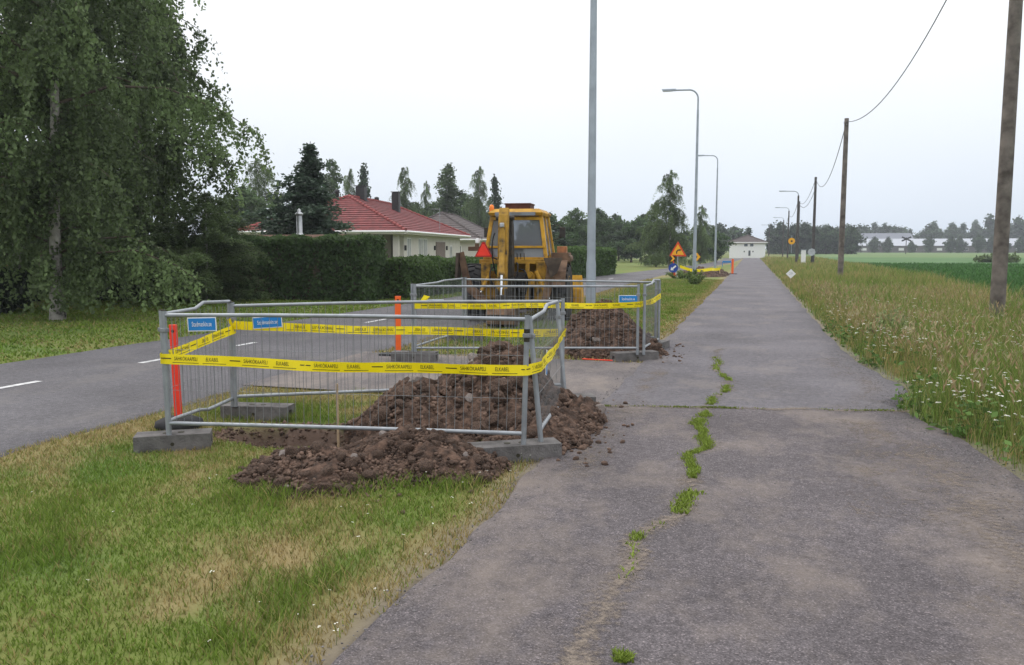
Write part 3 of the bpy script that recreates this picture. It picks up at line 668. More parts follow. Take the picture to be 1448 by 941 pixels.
# ------------------------------------------------------------------ barriers
def post_h(): return 1.15
WIRE = {}
def barrier(label, p0, p1, z0=.10, top=1.14, lean0=(0, 0), lean1=(0, 0), sag=0., kink=0., plates=(), group=None, nw=None, bands=()):
    """one mobile fence panel between two posts; lean = shift of the post's top"""
    a, b = Vector((p0[0], p0[1], 0)), Vector((p1[0], p1[1], 0)); t = thing('mesh_barrier', label, 'barrier', ((a.x + b.x) / 2, (a.y + b.y) / 2, 0), 0, group)
    O = t.location.copy(); dirv = (b - a).normalized(); L = (b - a).length
    def P(s_, z):      # point on the panel, s 0..1 along, z height
        f_ = (z - z0) / (top - z0); l0, l1 = Vector(lean0 + (0,)), Vector(lean1 + (0,))
        return a.lerp(b, s_) + (l0 * (1 - s_) + l1 * s_) * f_ + Vector((0, 0, z)) - O
    for s_ in (0, 1):
        MB().tube([P(s_, z0), P(s_, top)], .0215, 12).build('post', M['galv'], t)
    def rail(nm, z, k, sg):
        pts = [P(.0, z)] + [P(q, z + k * (1 - abs(2 * q - 1)) + sg * math.sin(math.pi * q)) for q in (.08, .3, .5, .7, .92)] + [P(1., z)]
        if k:
            pts = [P(0, z), P(.1, z + .004), P(.45, z + k * .15), P(.58, z + k), P(1, z + k * .6)]
        MB().tube(pts, .0165, 10).build(nm, M['galv'], t); return pts
    rail('top_rail', top - .035, kink, sag); rail('bottom_rail', z0 + .10, -kink * .6, sag * .5)
    n = nw or max(6, int(L / .068)); hh = top - .035 - (z0 + .10)
    key = round(hh, 3)
    if key not in WIRE: WIRE[key] = MB().tube([(0, 0, 0), (0, 0, hh)], .0022, 5, cap=False).mesh('wire', M['wire'])
    for i in range(1, n):
        s_ = i / n; lo, hi = P(s_, z0 + .10), P(s_, top - .035); dv = hi - lo
        o = link('wire', WIRE[key], t, lo); o.rotation_euler = dv.to_track_quat('Z', 'Y').to_euler(); o.scale = (1, 1, dv.length / hh)
    for z in (z0 + .38, top - .32):
        MB().tube([P(.0, z), P(1., z)], .0016, 5, cap=False).build('cross_wire', M['wire'], t)
    for (s_, z, wd, hg, tilt, flip) in plates:
        tv, tf = text_mesh('Stadmaskin.se', .06, .62)
        plate = MB(); e_ = wd / 2; nrm = Vector((dirv.y, -dirv.x, 0)); pc = P(s_, z) + nrm * (.012 if not flip else -.012)
        up = Vector((0, 0, 1)); ca, sa = math.cos(tilt), math.sin(tilt); ux = dirv * ca + up * sa; uy = up * ca - dirv * sa
        def quad(w2, h2, off, mt, nm, par):
            q = MB(); c_ = pc + nrm * off
            vs = [c_ - ux * w2 - uy * h2 - nrm * .002, c_ + ux * w2 - uy * h2 - nrm * .002, c_ + ux * w2 + uy * h2 - nrm * .002, c_ - ux * w2 + uy * h2 - nrm * .002]
            vs += [v_ + nrm * .004 for v_ in vs]
            q.add(vs, [(3, 2, 1, 0), (4, 5, 6, 7), (0, 1, 5, 4), (1, 2, 6, 5), (2, 3, 7, 6), (3, 0, 4, 7)]); return q.build(nm, mt, par)
        pl = quad(e_, hg / 2, 0, M['white'], 'name_plate', t); quad(e_ - .008, hg / 2 - .008, .003, M['blue'], 'blue_field', pl)
        k = MB(); k.add([pc + ux * (x * wd / .30) + uy * (y * hg / .12) + nrm * .0068 for x, y in tv], tf); k.build('lettering', M['white'], pl)
    for s_ in (0, 1):           # clamp at each post and a cap on it
        p_ = P(s_, top - .16); MB().box(tuple(p_), (.055, .055, .035)).build('clamp', M['wire'], t, bevel=.006)
        MB().tube([P(s_, top), P(s_, top + .006)], .0225, 10).build('cap', M['black'], t)
    for (s_, z) in bands:
        MB().tube([P(s_, z - .05), P(s_, z + .05)], .0245, 12).build('band', M['black'], t)
    return t
B1 = 'barrier panels around the near pit'; B2 = 'barrier panels around the far heap'
FL, FR, FR2, BL, BR, BR2 = (-4.63, 5.61), (-1.68, 6.07), (-1.57, 6.20), (-4.84, 6.83), (-1.90, 8.42), (-1.76, 7.95)
barrier('front mesh barrier panel, yellow tape across it, blue plate at the red marker end', FL, FR, sag=.01, plates=((.112, 1.035, .25, .115, .03, False),), group=B1, lean1=(.03, .0), bands=((1., .98),))
barrier('short side barrier panel with bent top rail by the leaning red marker', (FL[0] - .045, FL[1] + .05), (BL[0] - .03, BL[1]), kink=.055, group=B1, lean0=(-.02, 0))
barrier('rear mesh barrier panel of the near pit, blue plate near its knotted tape', BL, BR, top=1.13, sag=.015, plates=((.098, .93, .28, .115, .05, False),), group=B1)
barrier('leaning side barrier panel next to the path, closing the near pit', FR2, BR2, lean0=(-.10, .0), lean1=(-.12, .12), top=1.12, kink=.05, group=B1, plates=((.35, .66, .22, .07, 1.3, False),))
f_FL, f_FR, f_BL, f_BR = (-4.69, 10.99), (-1.56, 11.90), (-4.95, 13.78), (-1.42, 13.45)
barrier('front barrier panel of the far heap with two blue plates', f_FL, f_FR, plates=((.085, .86, .28, .11, 0, False), (.955, .92, .28, .11, 0, False)), group=B2)
barrier('side barrier panel of the far heap facing the road', (f_FL[0] - .06, f_FL[1] + .04), f_BL, group=B2, kink=.02)
barrier('rear barrier panel of the far heap in front of the digger', (f_BL[0] + .05, f_BL[1]), (f_BR[0] - .05, f_BR[1] - .02), group=B2)
barrier('curved side barrier panel of the far heap next to the path', (f_FR[0] + .09, f_FR[1] + .03), f_BR, kink=.06, group=B2)

def foot(label, c, rz, ln=.66, group='concrete feet of the barriers'):
    """cast block with a carrying slot near each end and post sockets"""
    z = float(top(c[0], c[1]))
    t = thing('concrete_block', label, 'concrete block', (c[0], c[1], z - .015), rz, group); h = .15; wdt = .22; q = ln / 2
    e_ = .09; y2 = wdt / 2
    m_ = MB(); m_.box((0, 0, h / 2), (ln - 2 * e_, wdt, h))
    for s_ in (-1, 1):          # hollow ends: a hand slot in each end face
        xc = s_ * (q - e_ / 2)
        m_.box((xc, 0, h - .0225), (e_, wdt, .045)).box((xc, 0, .0225), (e_, wdt, .045)).box((xc, -y2 + .035, h / 2), (e_, .07, h - .09)).box((xc, y2 - .035, h / 2), (e_, .07, h - .09))
    m_.build('block', M['concrete'], t)
    MB().lathe([(.016, 0), (.016, .004)], (0, -wdt / 2 - .002, .075), axis=1, n=12).build('side_hole', M['black'], t)
    for s_ in (-.06, .06):
        MB().lathe([(.027, 0), (.027, .003)], (s_, 0, h - .0005), n=14).build('socket', M['black'], t)
    return t
foot('concrete barrier foot on dry grass at the front corner with the leaning red marker', (-4.65, 5.69), R(32), .60)
foot('concrete barrier foot under the knotted tape at the road side rear corner', (-4.69, 6.98), R(10), .68)
foot('pale concrete barrier foot lying half on the path beside the near heap', (-1.76, 6.09), R(31), .72)
foot('concrete barrier foot behind the near heap on the driveway', (-1.85, 8.25), R(20))
foot('concrete barrier foot on the path edge in front of the dark heap', (-1.62, 12.02), R(36), .70)
foot('dark concrete barrier foot beside the upright orange marker', (-4.72, 11.02), R(10))
foot('concrete barrier foot on the grass behind the digger bucket', (-4.92, 13.8), R(5))
foot('concrete barrier foot on the grass behind the dark heap', (-1.43, 13.45), R(80))

# ------------------------------------------------------------------ warning tape with its print
def tape(name, label, pts, wdt=.084, text=True, cat='tape', period=.60, group=None):
    """pts: (x,y,z, twist) corners in order; straight ribbon between them with light sag"""
    P = []; NR = []; S = []; s_ = 0
    for i in range(len(pts) - 1):
        a, b = Vector(pts[i][:3]), Vector(pts[i + 1][:3]); n = max(2, int((b - a).length / .06)); dv = (b - a); L = dv.length
        for k in range(n + (i == len(pts) - 2)):
            q = k / n; p = a.lerp(b, q); p.z -= .022 * L / 3 * math.sin(math.pi * q); nr = Vector((dv.y, -dv.x, 0)).normalized()
            w_ = .20 * math.sin(2.3 * (s_ + q * L)) + .12 * math.sin(7.1 * (s_ + q * L)) + .10 * math.sin(17 * (s_ + q * L)); p = p + nr * (.006 * math.sin(5 * (s_ + q * L)))
            p.z += .005 * math.sin(4.1 * (s_ + q * L)); P.append(p); NR.append((nr, w_)); S.append(s_ + q * L)
        s_ += L
    c0 = P[0].copy(); c0.z = 0
    t = thing(name, label, cat, c0, 0, group)
    U = [(Vector((0, 0, 1)) * math.cos(w_) + nr * math.sin(w_)) for nr, w_ in NR]
    m_ = MB(); V = []
    for p, u in zip(P, U): V += [p - c0 - u * wdt / 2, p - c0 + u * wdt / 2]
    m_.add(V, [(2 * i, 2 * i + 2, 2 * i + 3, 2 * i + 1) for i in range(len(P) - 1)], True); m_.build('ribbon', M['tape'], t)
    if not text: return t
    S = np.array(S)
    def at(s1, v_, off):
        i = min(max(int(np.searchsorted(S, s1)) - 1, 0), len(P) - 2); f_ = (s1 - S[i]) / max(1e-6, S[i + 1] - S[i])
        p = P[i].lerp(P[i + 1], f_); u = U[i].lerp(U[i + 1], f_).normalized(); nr = NR[i][0]
        return p - c0 + u * v_ + nr * off
    T1, T2 = text_mesh('SÄHKÖKAAPELI', .044, .66), text_mesh('ELKABEL', .044, .66); pr = MB()
    def rect(x0, x1, y0, y1): 
        n = 4; vs = []
        for k in range(n + 1): vs += [(x0 + (x1 - x0) * k / n, y0), (x0 + (x1 - x0) * k / n, y1)]
        return vs, [(2 * k, 2 * k + 2, 2 * k + 3, 2 * k + 1) for k in range(n)]
    q = .12
    while q < s_ - period * .9:
        for off in (.0022, -.0022):
            for (vs, fs), dx, dy in ((T1, .20, .006), (T2, .43, .006), (rect(-.045, .045, -.004, .004), .025, .006), (rect(-.115, .115, -.002, .002), .20, -.025), (rect(-.10, .10, -.002, .002), .45, -.025)):
                pr.add([at(q + x + dx, y + dy, off) for x, y in vs], fs)
        q += period
    pr.build('printed_lettering', M['black'], t); return t
o_ = .03
tape('warning_tape', 'yellow cable warning tape with black print wound around the near pit barrier',
     [(BL[0] + .02, BL[1] + .02, .87), (FL[0] - .075, FL[1] + .06, .755), (FL[0] - .03, FL[1] - o_, .75), (FR[0] + .03, FR[1] - o_ - .01, .715), (FR2[0] + .0, FR2[1] + .02, .72), (BR2[0] - .03, BR2[1] + .08, .80), (BR[0] + .02, BR[1] + .03, .76), (-3.3, 7.66, .82), (BL[0] + .02, BL[1] + .03, .905)])
tape('warning_tape', 'yellow cable warning tape stretched along the front of the far heap barrier',
     [(f_FL[0], f_FL[1] - .035, .82), (-3.1, 11.41, .835), (f_FR[0] + .05, f_FR[1] - .035, .84), (f_BR[0] + .03, f_BR[1], .88)])
tape('warning_tape', 'bunched plain yellow tape sagging between pegs at the far mound', [(-3.95, 48.4, .62), (-3.4, 48.6, .42), (-2.8, 48.9, .38), (-2.2, 49.6, .44), (-1.75, 51.0, .42)], .17, False)
# knots and loose ends of the tape are parts of their tape
tp = [o for o in bpy.data.objects if o.name.startswith('warning_tape')]
k_ = MB(); c_ = Vector((BL[0] + .02, BL[1] - .03, .885)) - tp[0].location
for i in range(9):
    a = i * .9; dv = Vector((math.cos(a), .25 * math.sin(a * 2), math.sin(a * 1.3))).normalized(); sd = dv.cross(Vector((.2, 1, .1))).normalized()
    k_.add([c_ - sd * .012, c_ + sd * .012, c_ + dv * (.05 + .02 * (i % 3)) + sd * .03, c_ + dv * (.055 + .02 * (i % 3)) - sd * .02], [(0, 1, 2, 3)])
k_.build('knot', M['tape'], tp[0])
k_ = MB(); c_ = Vector((-4.5, 10.98, .93)) - tp[1].location
k_.add([c_ + Vector(p) for p in ((-.12, 0, -.06), (-.02, -.01, -.05), (.05, 0, .03), (-.05, .02, .05), (.0, -.03, .0))], [(0, 1, 2, 3), (1, 4, 2)]); k_.build('loose_end', M['tape'], tp[1])

# ------------------------------------------------------------------ markers, stakes
def marker(label, loc, lean=(0, 0), mt='orange', h=.95, wd=.10, base='plate'):
    z = float(top(loc[0], loc[1]))
    t = thing('marker_post', label, 'marker post', (loc[0], loc[1], z), 0)
    if base == 'plate': MB().prism([(-.27, -.14), (.27, -.14), (.30, 0), (.27, .14), (-.27, .14), (-.30, 0)], 2, 0, .035).build('base', M['rubber'], t, bevel=.006)
    else: MB().lathe([(.20, 0), (.22, .03), (.21, .07), (.14, .10), (.06, .11)], n=24).build('base', M['rubber'], t)
    m_ = MB(); pr = [(-wd / 2, -.012), (wd / 2, -.012), (wd / 2 - .012, .02), (-wd / 2 + .012, .02)]
    vs = [(x, y, .03) for x, y in pr] + [(x + lean[0], y + lean[1], h) for x, y in pr]
    m_.add(vs, [(3, 2, 1, 0), (4, 5, 6, 7), (0, 1, 5, 4), (1, 2, 6, 5), (2, 3, 7, 6), (3, 0, 4, 7)]); bo = m_.build('board', M[mt], t, bevel=.004)
    MB().lathe([(.016, 0), (.016, .004)], (lean[0], -.0135 + lean[1], h - .06), axis=1, n=12).build('hole', M['black'], t)
    return t
marker('upright orange plastic marker on a black foot between the two barriers', (-5.21, 11.53), (.01, 0), 'orange', .93)
marker('red orange marker leaning behind the corner post at the road edge', (-5.13, 6.36), (-.005, -.02), 'redor', .98, .08, 'round')
marker('small orange marker standing on the far path edge by the mound', (-1.12, 55), (0, 0), 'orange', .98, .14)
st = thing('wooden_stake', 'thin wooden stake standing in the dug pit', 'stake', (-3.46, 6.35, -.1)); MB().tube([(0, 0, -.3), (.0, 0, .57)], .012, 4, smooth=False).build('stick', M['wood'], st)
for x, y, h, lb in ((-2.75, 48.9, .42, 'pale peg holding up the sagging tape at the far mound'), (-1.80, 51.0, .45, 'pale peg beside the path at the end of the sagging tape')):
    st = thing('wooden_peg', lb, 'peg', (x, y, 0)); MB().tube([(0, 0, -.1), (.02, 0, h)], .03, 5, smooth=False).build('stick', M['wood'], st)
st = thing('marker_stick', 'red orange stick lying on the driveway in front of the dark heap', 'stick', (-2.12, 11.78, .02)); MB().tube([(-.24, .02, .0), (.22, -.03, .0)], .009, 8).build('stick', M['redor'], st)

# ------------------------------------------------------------------ the digger (backhoe loader), seen from behind
M['dullorange'] = mat('faded_orange_plastic', (.42, .17, .07), .6, c2=(.2, .09, .05), var=.2)
def digger():
    t = thing('backhoe_digger', 'old yellow backhoe digger parked on the grass edge of the road, its arm folded upright', 'digger', (-5.16, 18.2, -.01), R(6))
    Y_, Y2, RU, DS, MS = M['yellow'], M['yellow2'], M['rust'], M['darksteel'], M['mudsteel']
    # wheels ------------------------------------------------------------
    def wheel(x, y, r, wd, sd):
        wz = bpy.data.objects.new('wheel', None); col.objects.link(wz); wz.parent = t; wz.location = (x, y, r)
        h = wd / 2
        MB().lathe([(r * .55, -h * .9), (r * .80, -h), (r * .93, -h * .94), (r * .965, -h * .7), (r * .965, h * .7), (r * .93, h * .94), (r * .80, h), (r * .55, h * .9)], axis=0, n=40).build('tyre', M['tyre'], wz)
        lug = MB(); nl = 20
        for k in range(nl):
            for s_ in (-1, 1):
                a = 2 * math.pi * (k + (.5 if s_ > 0 else 0)) / nl; q = []
                for rr in (r * .93, r * 1.0):
                    for (xx, da) in ((0, -.045), (0, .045), (s_ * h * .97, .17), (s_ * h * .97, .08)):
                        q.append((xx, rr * math.cos(a + da), rr * math.sin(a + da)))
                lug.add(q, [(0, 1, 2, 3), (7, 6, 5, 4), (0, 4, 5, 1), (1, 5, 6, 2), (2, 6, 7, 3), (3, 7, 4, 0)])
        lug.build('tread', M['tyre'], wz)
        MB().lathe([(r * .20, sd * h * .2), (r * .50, sd * h * .35), (r * .56, sd * h * .92), (r * .58, sd * h * .92), (r * .58, -sd * h * .5)], axis=0, n=28).build('rim', M['yellow'], wz)
        MB().lathe([(r * .2, 0), (r * .2, sd * h * .55), (r * .12, sd * h * .62)], axis=0, n=16).build('hub', DS, wz)
    for s_ in (-1, 1):
        wheel(s_ * .97, 0, .66, .46, s_); wheel(s_ * .86, 2.15, .42, .30, s_)
    # chassis, rear frame ------------------------------------------------
    MB().box((0, 1.1, .72), (.75, 3.4, .42)).box((0, 0, .66), (1.5, .3, .3)).build('chassis', DS, t, bevel=.02)
    fr = MB(); fr.box((.05, -.52, 1.37), (1.72, .10, .10)).box((0, -.56, .40), (1.9, .16, .14))
    fr.box((-.66, -.55, .86), (.20, .10, .98)).box((.60, -.55, .90), (.20, .10, .96)); fr.box((.30, -.56, .88), (.09, .12, .92)).box((-.40, -.56, .70), (.08, .10, .60))
    fr.build('rear_frame', M['grime'], t, bevel=.012)
    MB().prism([(-.70, 1.0), (-.50, 1.16), (-.44, 1.10), (-.44, .45), (-.70, .45)], 1, -.46, -.42).build('back_plate', M['grime'], t); MB().prism([(.44, .45), (.44, 1.2), (.70, 1.0), (.70, .45)], 1, -.46, -.42).build('back_plate', M['grime'], t)
    for s_ in (1,):      # mudguard
        pr = []
        for k in range(7):
            a = R(15 + 25 * k); pr.append((.80 * math.cos(a), .66 + .78 * math.sin(a)))
        pr += [(p[0] * .965, .66 + (p[1] - .66) * .965) for p in pr[::-1]]
        MB().prism(pr, 0, s_ * .97 - .20, s_ * .97 + .20).build('mudguard', RU if s_ > 0 else Y_, t)
    # cab ------------------------------------------------------------------
    zb, zt = 1.42, 2.40; xb, xt = .70, .56; yr0, yr1 = -.42, -.28; yf0, yf1 = .95, .80
    def pil(x0, y0, x1, y1, w_=.085):
        m_ = MB(); h = w_ / 2
        m_.add([(x0 - h, y0 - h, zb), (x0 + h, y0 - h, zb), (x0 + h, y0 + h, zb), (x0 - h, y0 + h, zb), (x1 - h, y1 - h, zt), (x1 + h, y1 - h, zt), (x1 + h, y1 + h, zt), (x1 - h, y1 + h, zt)], [(3, 2, 1, 0), (4, 5, 6, 7), (0, 1, 5, 4), (1, 2, 6, 5), (2, 3, 7, 6), (3, 0, 4, 7)])
        m_.build('cab_pillar', Y2, t, bevel=.012)
    for s_ in (-1, 1):
        pil(s_ * xb, yr0, s_ * xt, yr1); pil(s_ * xb, yf0, s_ * xt, yf1); pil(s_ * xb, .28, s_ * xt, .28, .06)
    MB().box((0, yr0 - .01, 1.70), (1.33, .05, .05)).box((0, yr1 - .03, 2.34), (1.14, .06, .07)).build('window_bar', Y2, t, bevel=.008)
    MB().box((0, -.43, 1.44), (1.46, .06, .06)).box((0, .95, 1.44), (1.46, .06, .06)).box((-.70, .27, 1.44), (.06, 1.3, .06)).box((.70, .27, 1.44), (.06, 1.3, .06)).build('cab_sill', Y_, t, bevel=.008)
    rf = MB(); rf.add([(-.60, -.42, 2.40), (.60, -.42, 2.40), (.60, .95, 2.40), (-.60, .95, 2.40), (-.63, -.47, 2.47), (.63, -.47, 2.47), (.63, 1.0, 2.47), (-.63, 1.0, 2.47), (-.52, -.33, 2.56), (.52, -.33, 2.56), (.52, .88, 2.56), (-.52, .88, 2.56)],
        [(3, 2, 1, 0), (8, 9, 10, 11)] + [(i, (i + 1) % 4, (i + 1) % 4 + 4, i + 4) for i in range(4)] + [(i + 4, (i + 1) % 4 + 4, (i + 1) % 4 + 8, i + 8) for i in range(4)])
    ro = rf.build('cab_roof', Y_, t, bevel=.018)
    MB().box((0, -.475, 2.44), (.92, .02, .075)).build('work_lamp_strip', M['cabglass'], ro)
    def pane(nm, q, mt=M['cabglass']): MB().add(q, [(0, 1, 2, 3)]).build(nm, mt, t)
    M['cabwin'] = bpy.data.materials.new('greyed_cab_glass'); M['cabwin'].use_nodes = True
    b_ = M['cabwin'].node_tree.nodes['Principled BSDF']; b_.inputs['Base Color'].default_value = (.34, .36, .39, 1); b_.inputs['Roughness'].default_value = .05; b_.inputs['Transmission Weight'].default_value = .62; b_.inputs['IOR'].default_value = 1.05  # grey base colour stands in for reflected sky on slightly dusty panes
    b_.inputs['Specular IOR Level'].default_value = .8
    cw = M['cabwin']
    f_ = lambda z: (z - zb) / (zt - zb)
    X_ = lambda z: xb + (xt - xb) * f_(z); YR = lambda z: yr0 + (yr1 - yr0) * f_(z); YF = lambda z: yf0 + (yf1 - yf0) * f_(z)
    pane('rear_window', [(-X_(1.72), YR(1.72), 1.72), (X_(1.72), YR(1.72), 1.72), (X_(2.32), YR(2.32), 2.32), (-X_(2.32), YR(2.32), 2.32)], cw)
    pane('lower_rear_window', [(-X_(1.45), YR(1.45), 1.45), (X_(1.45), YR(1.45), 1.45), (X_(1.69), YR(1.69), 1.69), (-X_(1.69), YR(1.69), 1.69)])
    pane('windscreen', [(-X_(1.45), YF(1.45), 1.45), (X_(1.45), YF(1.45), 1.45), (X_(2.38), YF(2.38), 2.38), (-X_(2.38), YF(2.38), 2.38)], cw)
    for s_ in (-1, 1):
        pane('side_window', [(s_ * X_(1.5), YR(1.5), 1.5), (s_ * X_(1.5), YF(1.5), 1.5), (s_ * X_(2.36), YF(2.36), 2.36), (s_ * X_(2.36), YR(2.36), 2.36)], cw)
    MB().box((.10, .22, 1.60), (.46, .12, .50)).box((.10, .40, 1.42), (.46, .46, .12)).build('seat', M['cabinside'], t, bevel=.03)
    MB().tube([(.02 + .17 * math.cos(a), .78 + .05 * math.sin(a), 1.78 + .16 * math.sin(a)) for a in [k * math.pi / 8 for k in range(17)]], .014, 6).build('steering_wheel', M['cabinside'], t)
    MB().box((0, .27, 1.38), (1.36, 1.3, .06)).box((0, .90, 1.50), (1.2, .1, .16)).build('cab_floor', M['cabinside'], t)
    MB().box((.0, .15, 2.62), (.58, .60, .13)).box((.0, .15, 2.68), (.62, .64, .03)).build('roof_box', M['roofbox'], t, bevel=.012)
    be = MB().lathe([(.05, 0), (.055, .03), (.055, .11), (.035, .15), (.0, .16)], (-.57, -.32, 2.50), n=16).build('beacon', M['amber'], t)
    MB().tube([(-.57, -.32, 2.40), (-.57, -.32, 2.50)], .03, 10).build('beacon_foot', DS, be)
    # engine hood, exhaust, side boxes -------------------------------------------
    MB().prism([(-.40, .85), (.40, .85), (.42, 1.35), (.34, 1.48), (-.34, 1.48), (-.42, 1.35)], 1, .98, 2.55).build('engine_hood', Y2, t, bevel=.02)
    MB().box((0, 2.57, 1.12), (.70, .04, .50)).build('grille', DS, t, bevel=.01)
    MB().tube([(.30, 1.7, 1.45), (.30, 1.7, 2.45), (.34, 1.62, 2.56)], .045, 12).build('exhaust', DS, t)
    sb = MB().box((.98, .12, 1.48), (.40, .55, .18)).build('side_box', RU, t, bevel=.02)
    MB().lathe([(.085, -.30), (.09, 0), (.085, .30), (.04, .33)], (1.14, .15, 1.44), axis=1, n=18).build('air_tank', M['rust'], t)
    MB().box((1.0, .10, 1.64), (.22, .20, .15)).build('side_lamp', M['dullorange'], t, bevel=.015)
    MB().box((-.98, -.30, 1.66), (.28, .12, .10)).lathe([(.05, 0), (.05, .08)], (-.92, -.30, 1.70), n=12).build('tail_lamp', RU, t, bevel=.012)
    MB().lathe([(.055, 0), (.06, .06), (.03, .11)], (-.90, -.30, 1.79), n=12).build('white_lamp', M['white'], t)
    for s_ in (-1, 1):
        mi = MB().box((s_ * .92, .80, 2.05), (.14, .04, .24)).build('mirror', DS, t, bevel=.012)
        MB().tube([(s_ * .62, .84, 2.2), (s_ * .80, .84, 2.24), (s_ * .92, .82, 2.10)], .012, 6).tube([(s_ * .66, .86, 1.85), (s_ * .92, .82, 1.95)], .010, 6).build('mirror_bracket', DS, mi)
    # slow-vehicle triangle ---------------------------------------------------------
    tx, ty, tz = -.67, -.75, 1.60
    def tri(r, y0, y1): return MB().prism([(tx - r, tz - r * .577), (tx - r * .75, tz - r * .62), (tx + r * .75, tz - r * .62), (tx + r, tz - r * .577), (tx + r * .16, tz + r * 1.05), (tx - r * .16, tz + r * 1.05)], 1, y0, y1)
    sm = tri(.20, ty, ty + .012).build('slow_vehicle_triangle', M['deepred'], t); tri(.155, ty - .006, ty - .001).build('red_field', M['fluored'], sm)
    MB().tube([(tx + .05, ty + .02, tz - .06), (-.30, -.6, 1.38)], .018, 6).build('triangle_bracket', DS, t)
    # backhoe: kingpost, boom, dipper, rams, bucket -------------------------------------
    bx = -.10
    kp = MB(); kp.box((bx, -.70, .78), (.34, .22, .74)).box((bx - .02, -.82, .55), (.46, .16, .10)).box((bx, -.82, 1.05), (.44, .16, .08)); kp.build('kingpost', DS, t, bevel=.015)
    def beam(pts, wd, mt, nm, par=t):
        """side profile (y,z,half depth) lofted, width wd about bx"""
        m_ = MB(); n = len(pts); vs = []
        for i, (y, z, hd) in enumerate(pts):
            a, b = pts[max(i - 1, 0)], pts[min(i + 1, n - 1)]; dy, dz = b[0] - a[0], b[1] - a[1]; l_ = math.hypot(dy, dz); ny_, nz_ = dz / l_, -dy / l_
            for (sx_, sn) in ((-1, -1), (1, -1), (1, 1), (-1, 1)): vs.append((bx + sx_ * wd / 2, y + ny_ * hd * sn, z + nz_ * hd * sn))
        fs = [(0, 1, 2, 3), tuple(4 * (n - 1) + k for k in (3, 2, 1, 0))]
        for i in range(n - 1):
            for k in range(4): fs.append((4 * i + k, 4 * i + 4 + k, 4 * i + 4 + (k + 1) % 4, 4 * i + (k + 1) % 4))
        m_.add(vs, fs); return m_.build(nm, mt, par, bevel=.012)
    beam([(-.84, .72, .08), (-.92, 1.10, .13), (-.98, 1.6, .15), (-1.02, 2.1, .12), (-1.08, 2.34, .08)], .30, M['darksteel'], 'boom')
    dp = beam([(-1.22, 2.52, .06), (-1.27, 2.36, .10), (-1.33, 2.05, .10), (-1.42, 1.4, .085), (-1.50, .75, .07), (-1.53, .52, .06)], .205, M['grime'], 'dipper')
    MB().lathe([(.05, -.20), (.05, .20)], (bx, -1.15, 2.32), axis=0, n=14).build('elbow_pin', DS, t)
    MB().lathe([(.062, 0), (.062, .95), (.075, .96), (.075, 1.02)], (0, 0, 0), n=16).build('ram_barrel', M['grime'], t, loc=(bx + .0, -1.46, 2.12), rot=(R(180 - 6.5), 0, 0))
    MB().tube([(bx, -1.56, 1.12), (bx, -1.62, .66)], .032, 12).build('ram_rod', M['chrome'], t)
    MB().box((bx, -1.50, 2.16), (.09, .10, .10)).build('ram_bracket', M['fluesteel'], t, bevel=.02)
    MB().box((bx - .10, -1.60, .60), (.05, .13, .42)).box((bx + .10, -1.60, .60), (.05, .13, .42)).box((bx, -1.64, .62), (.15, .08, .12)).build('bucket_link', M['darksteel'], t, bevel=.01)
    bk = bpy.data.objects.new('digging_bucket', None); col.objects.link(bk); bk.parent = t; bk.location = (bx + .06, -1.72, 0)
    prof = [(.26, .50), (.02, .54), (-.20, .46), (-.30, .28), (-.26, .10), (-.10, .02), (.30, .02)]; inn = [(.24, .46), (.03, .50), (-.17, .43), (-.265, .27), (-.23, .125), (-.09, .05), (.30, .05)]
    MB().prism(prof + inn[::-1], 0, -.30, .30).build('bucket_shell', MS, bk, bevel=.006)
    for s_ in (-1, 1): MB().prism(prof, 0, s_ * .30 - .012, s_ * .30 + .012).build('bucket_cheek', MS, bk)
    MB().prism([(-.215, .47), (-.315, .29), (-.33, .29), (-.225, .485)], 0, -.305, .305).prism([(-.315, .25), (-.275, .09), (-.29, .085), (-.33, .25)], 0, -.305, .305).build('wear_strip', RU, bk)
    for k in range(5): MB().prism([(.28, .015), (.28, .055), (.42, .03)], 0, -.27 + k * .125, -.21 + k * .125).build('tooth', MS, bk)
    # hydraulic hoses, levers, clutter ---------------------------------------------------
    hz = [((-.1, -.62, 1.30), (.0, -.95, 1.42), (.02, -1.08, 1.1), (-.08, -.85, .8)), ((.05, -.6, 1.34), (.18, -.9, 1.38), (.14, -.98, 1.0), (.0, -.8, .72)), ((.12, -.6, 1.2), (.34, -.86, 1.24), (.42, -.88, .96), (.25, -.7, .6)),
          ((-.46, -.6, 1.25), (-.58, -.84, 1.18), (-.5, -.9, .9), (-.36, -.75, .74)), ((-.05, -.66, 1.0), (.1, -.92, .94), (.22, -.9, .72), (.1, -.7, .5)), ((-.36, -1.0, 2.0), (-.42, -1.2, 1.8), (-.40, -1.15, 1.4), (-.36, -.9, 1.1)), ((-.08, -1.02, 2.1), (-.03, -1.2, 1.85), (-.04, -1.1, 1.4), (-.08, -.9, 1.1))]
    for h_ in hz:
        p = [Vector(q) for q in h_]; pts = []
        for k in range(13):
            u = k / 12; pts.append(p[0] * (1 - u) ** 3 + p[1] * 3 * u * (1 - u) ** 2 + p[2] * 3 * u * u * (1 - u) + p[3] * u ** 3)
        MB().tube(pts, .017, 6).build('hose', M['rubber'], t)
    MB().box((.16, -.66, 1.02), (.26, .14, .22)).box((.18, -.68, .78), (.18, .12, .16)).box((-.06, -.66, .5), (.3, .12, .18)).build('valve_block', DS, t, bevel=.015)
    MB().lathe([(.07, 0), (.075, .10), (.04, .14)], (.38, -.76, 1.08), axis=1, n=16).box((.40, -.64, .98), (.16, .1, .24)).build('swing_ram', Y_, t)
    MB().lathe([(.05, 0), (.055, .12)], (-.56, -.72, 1.12), axis=1, n=14).build('swing_ram', Y_, t)
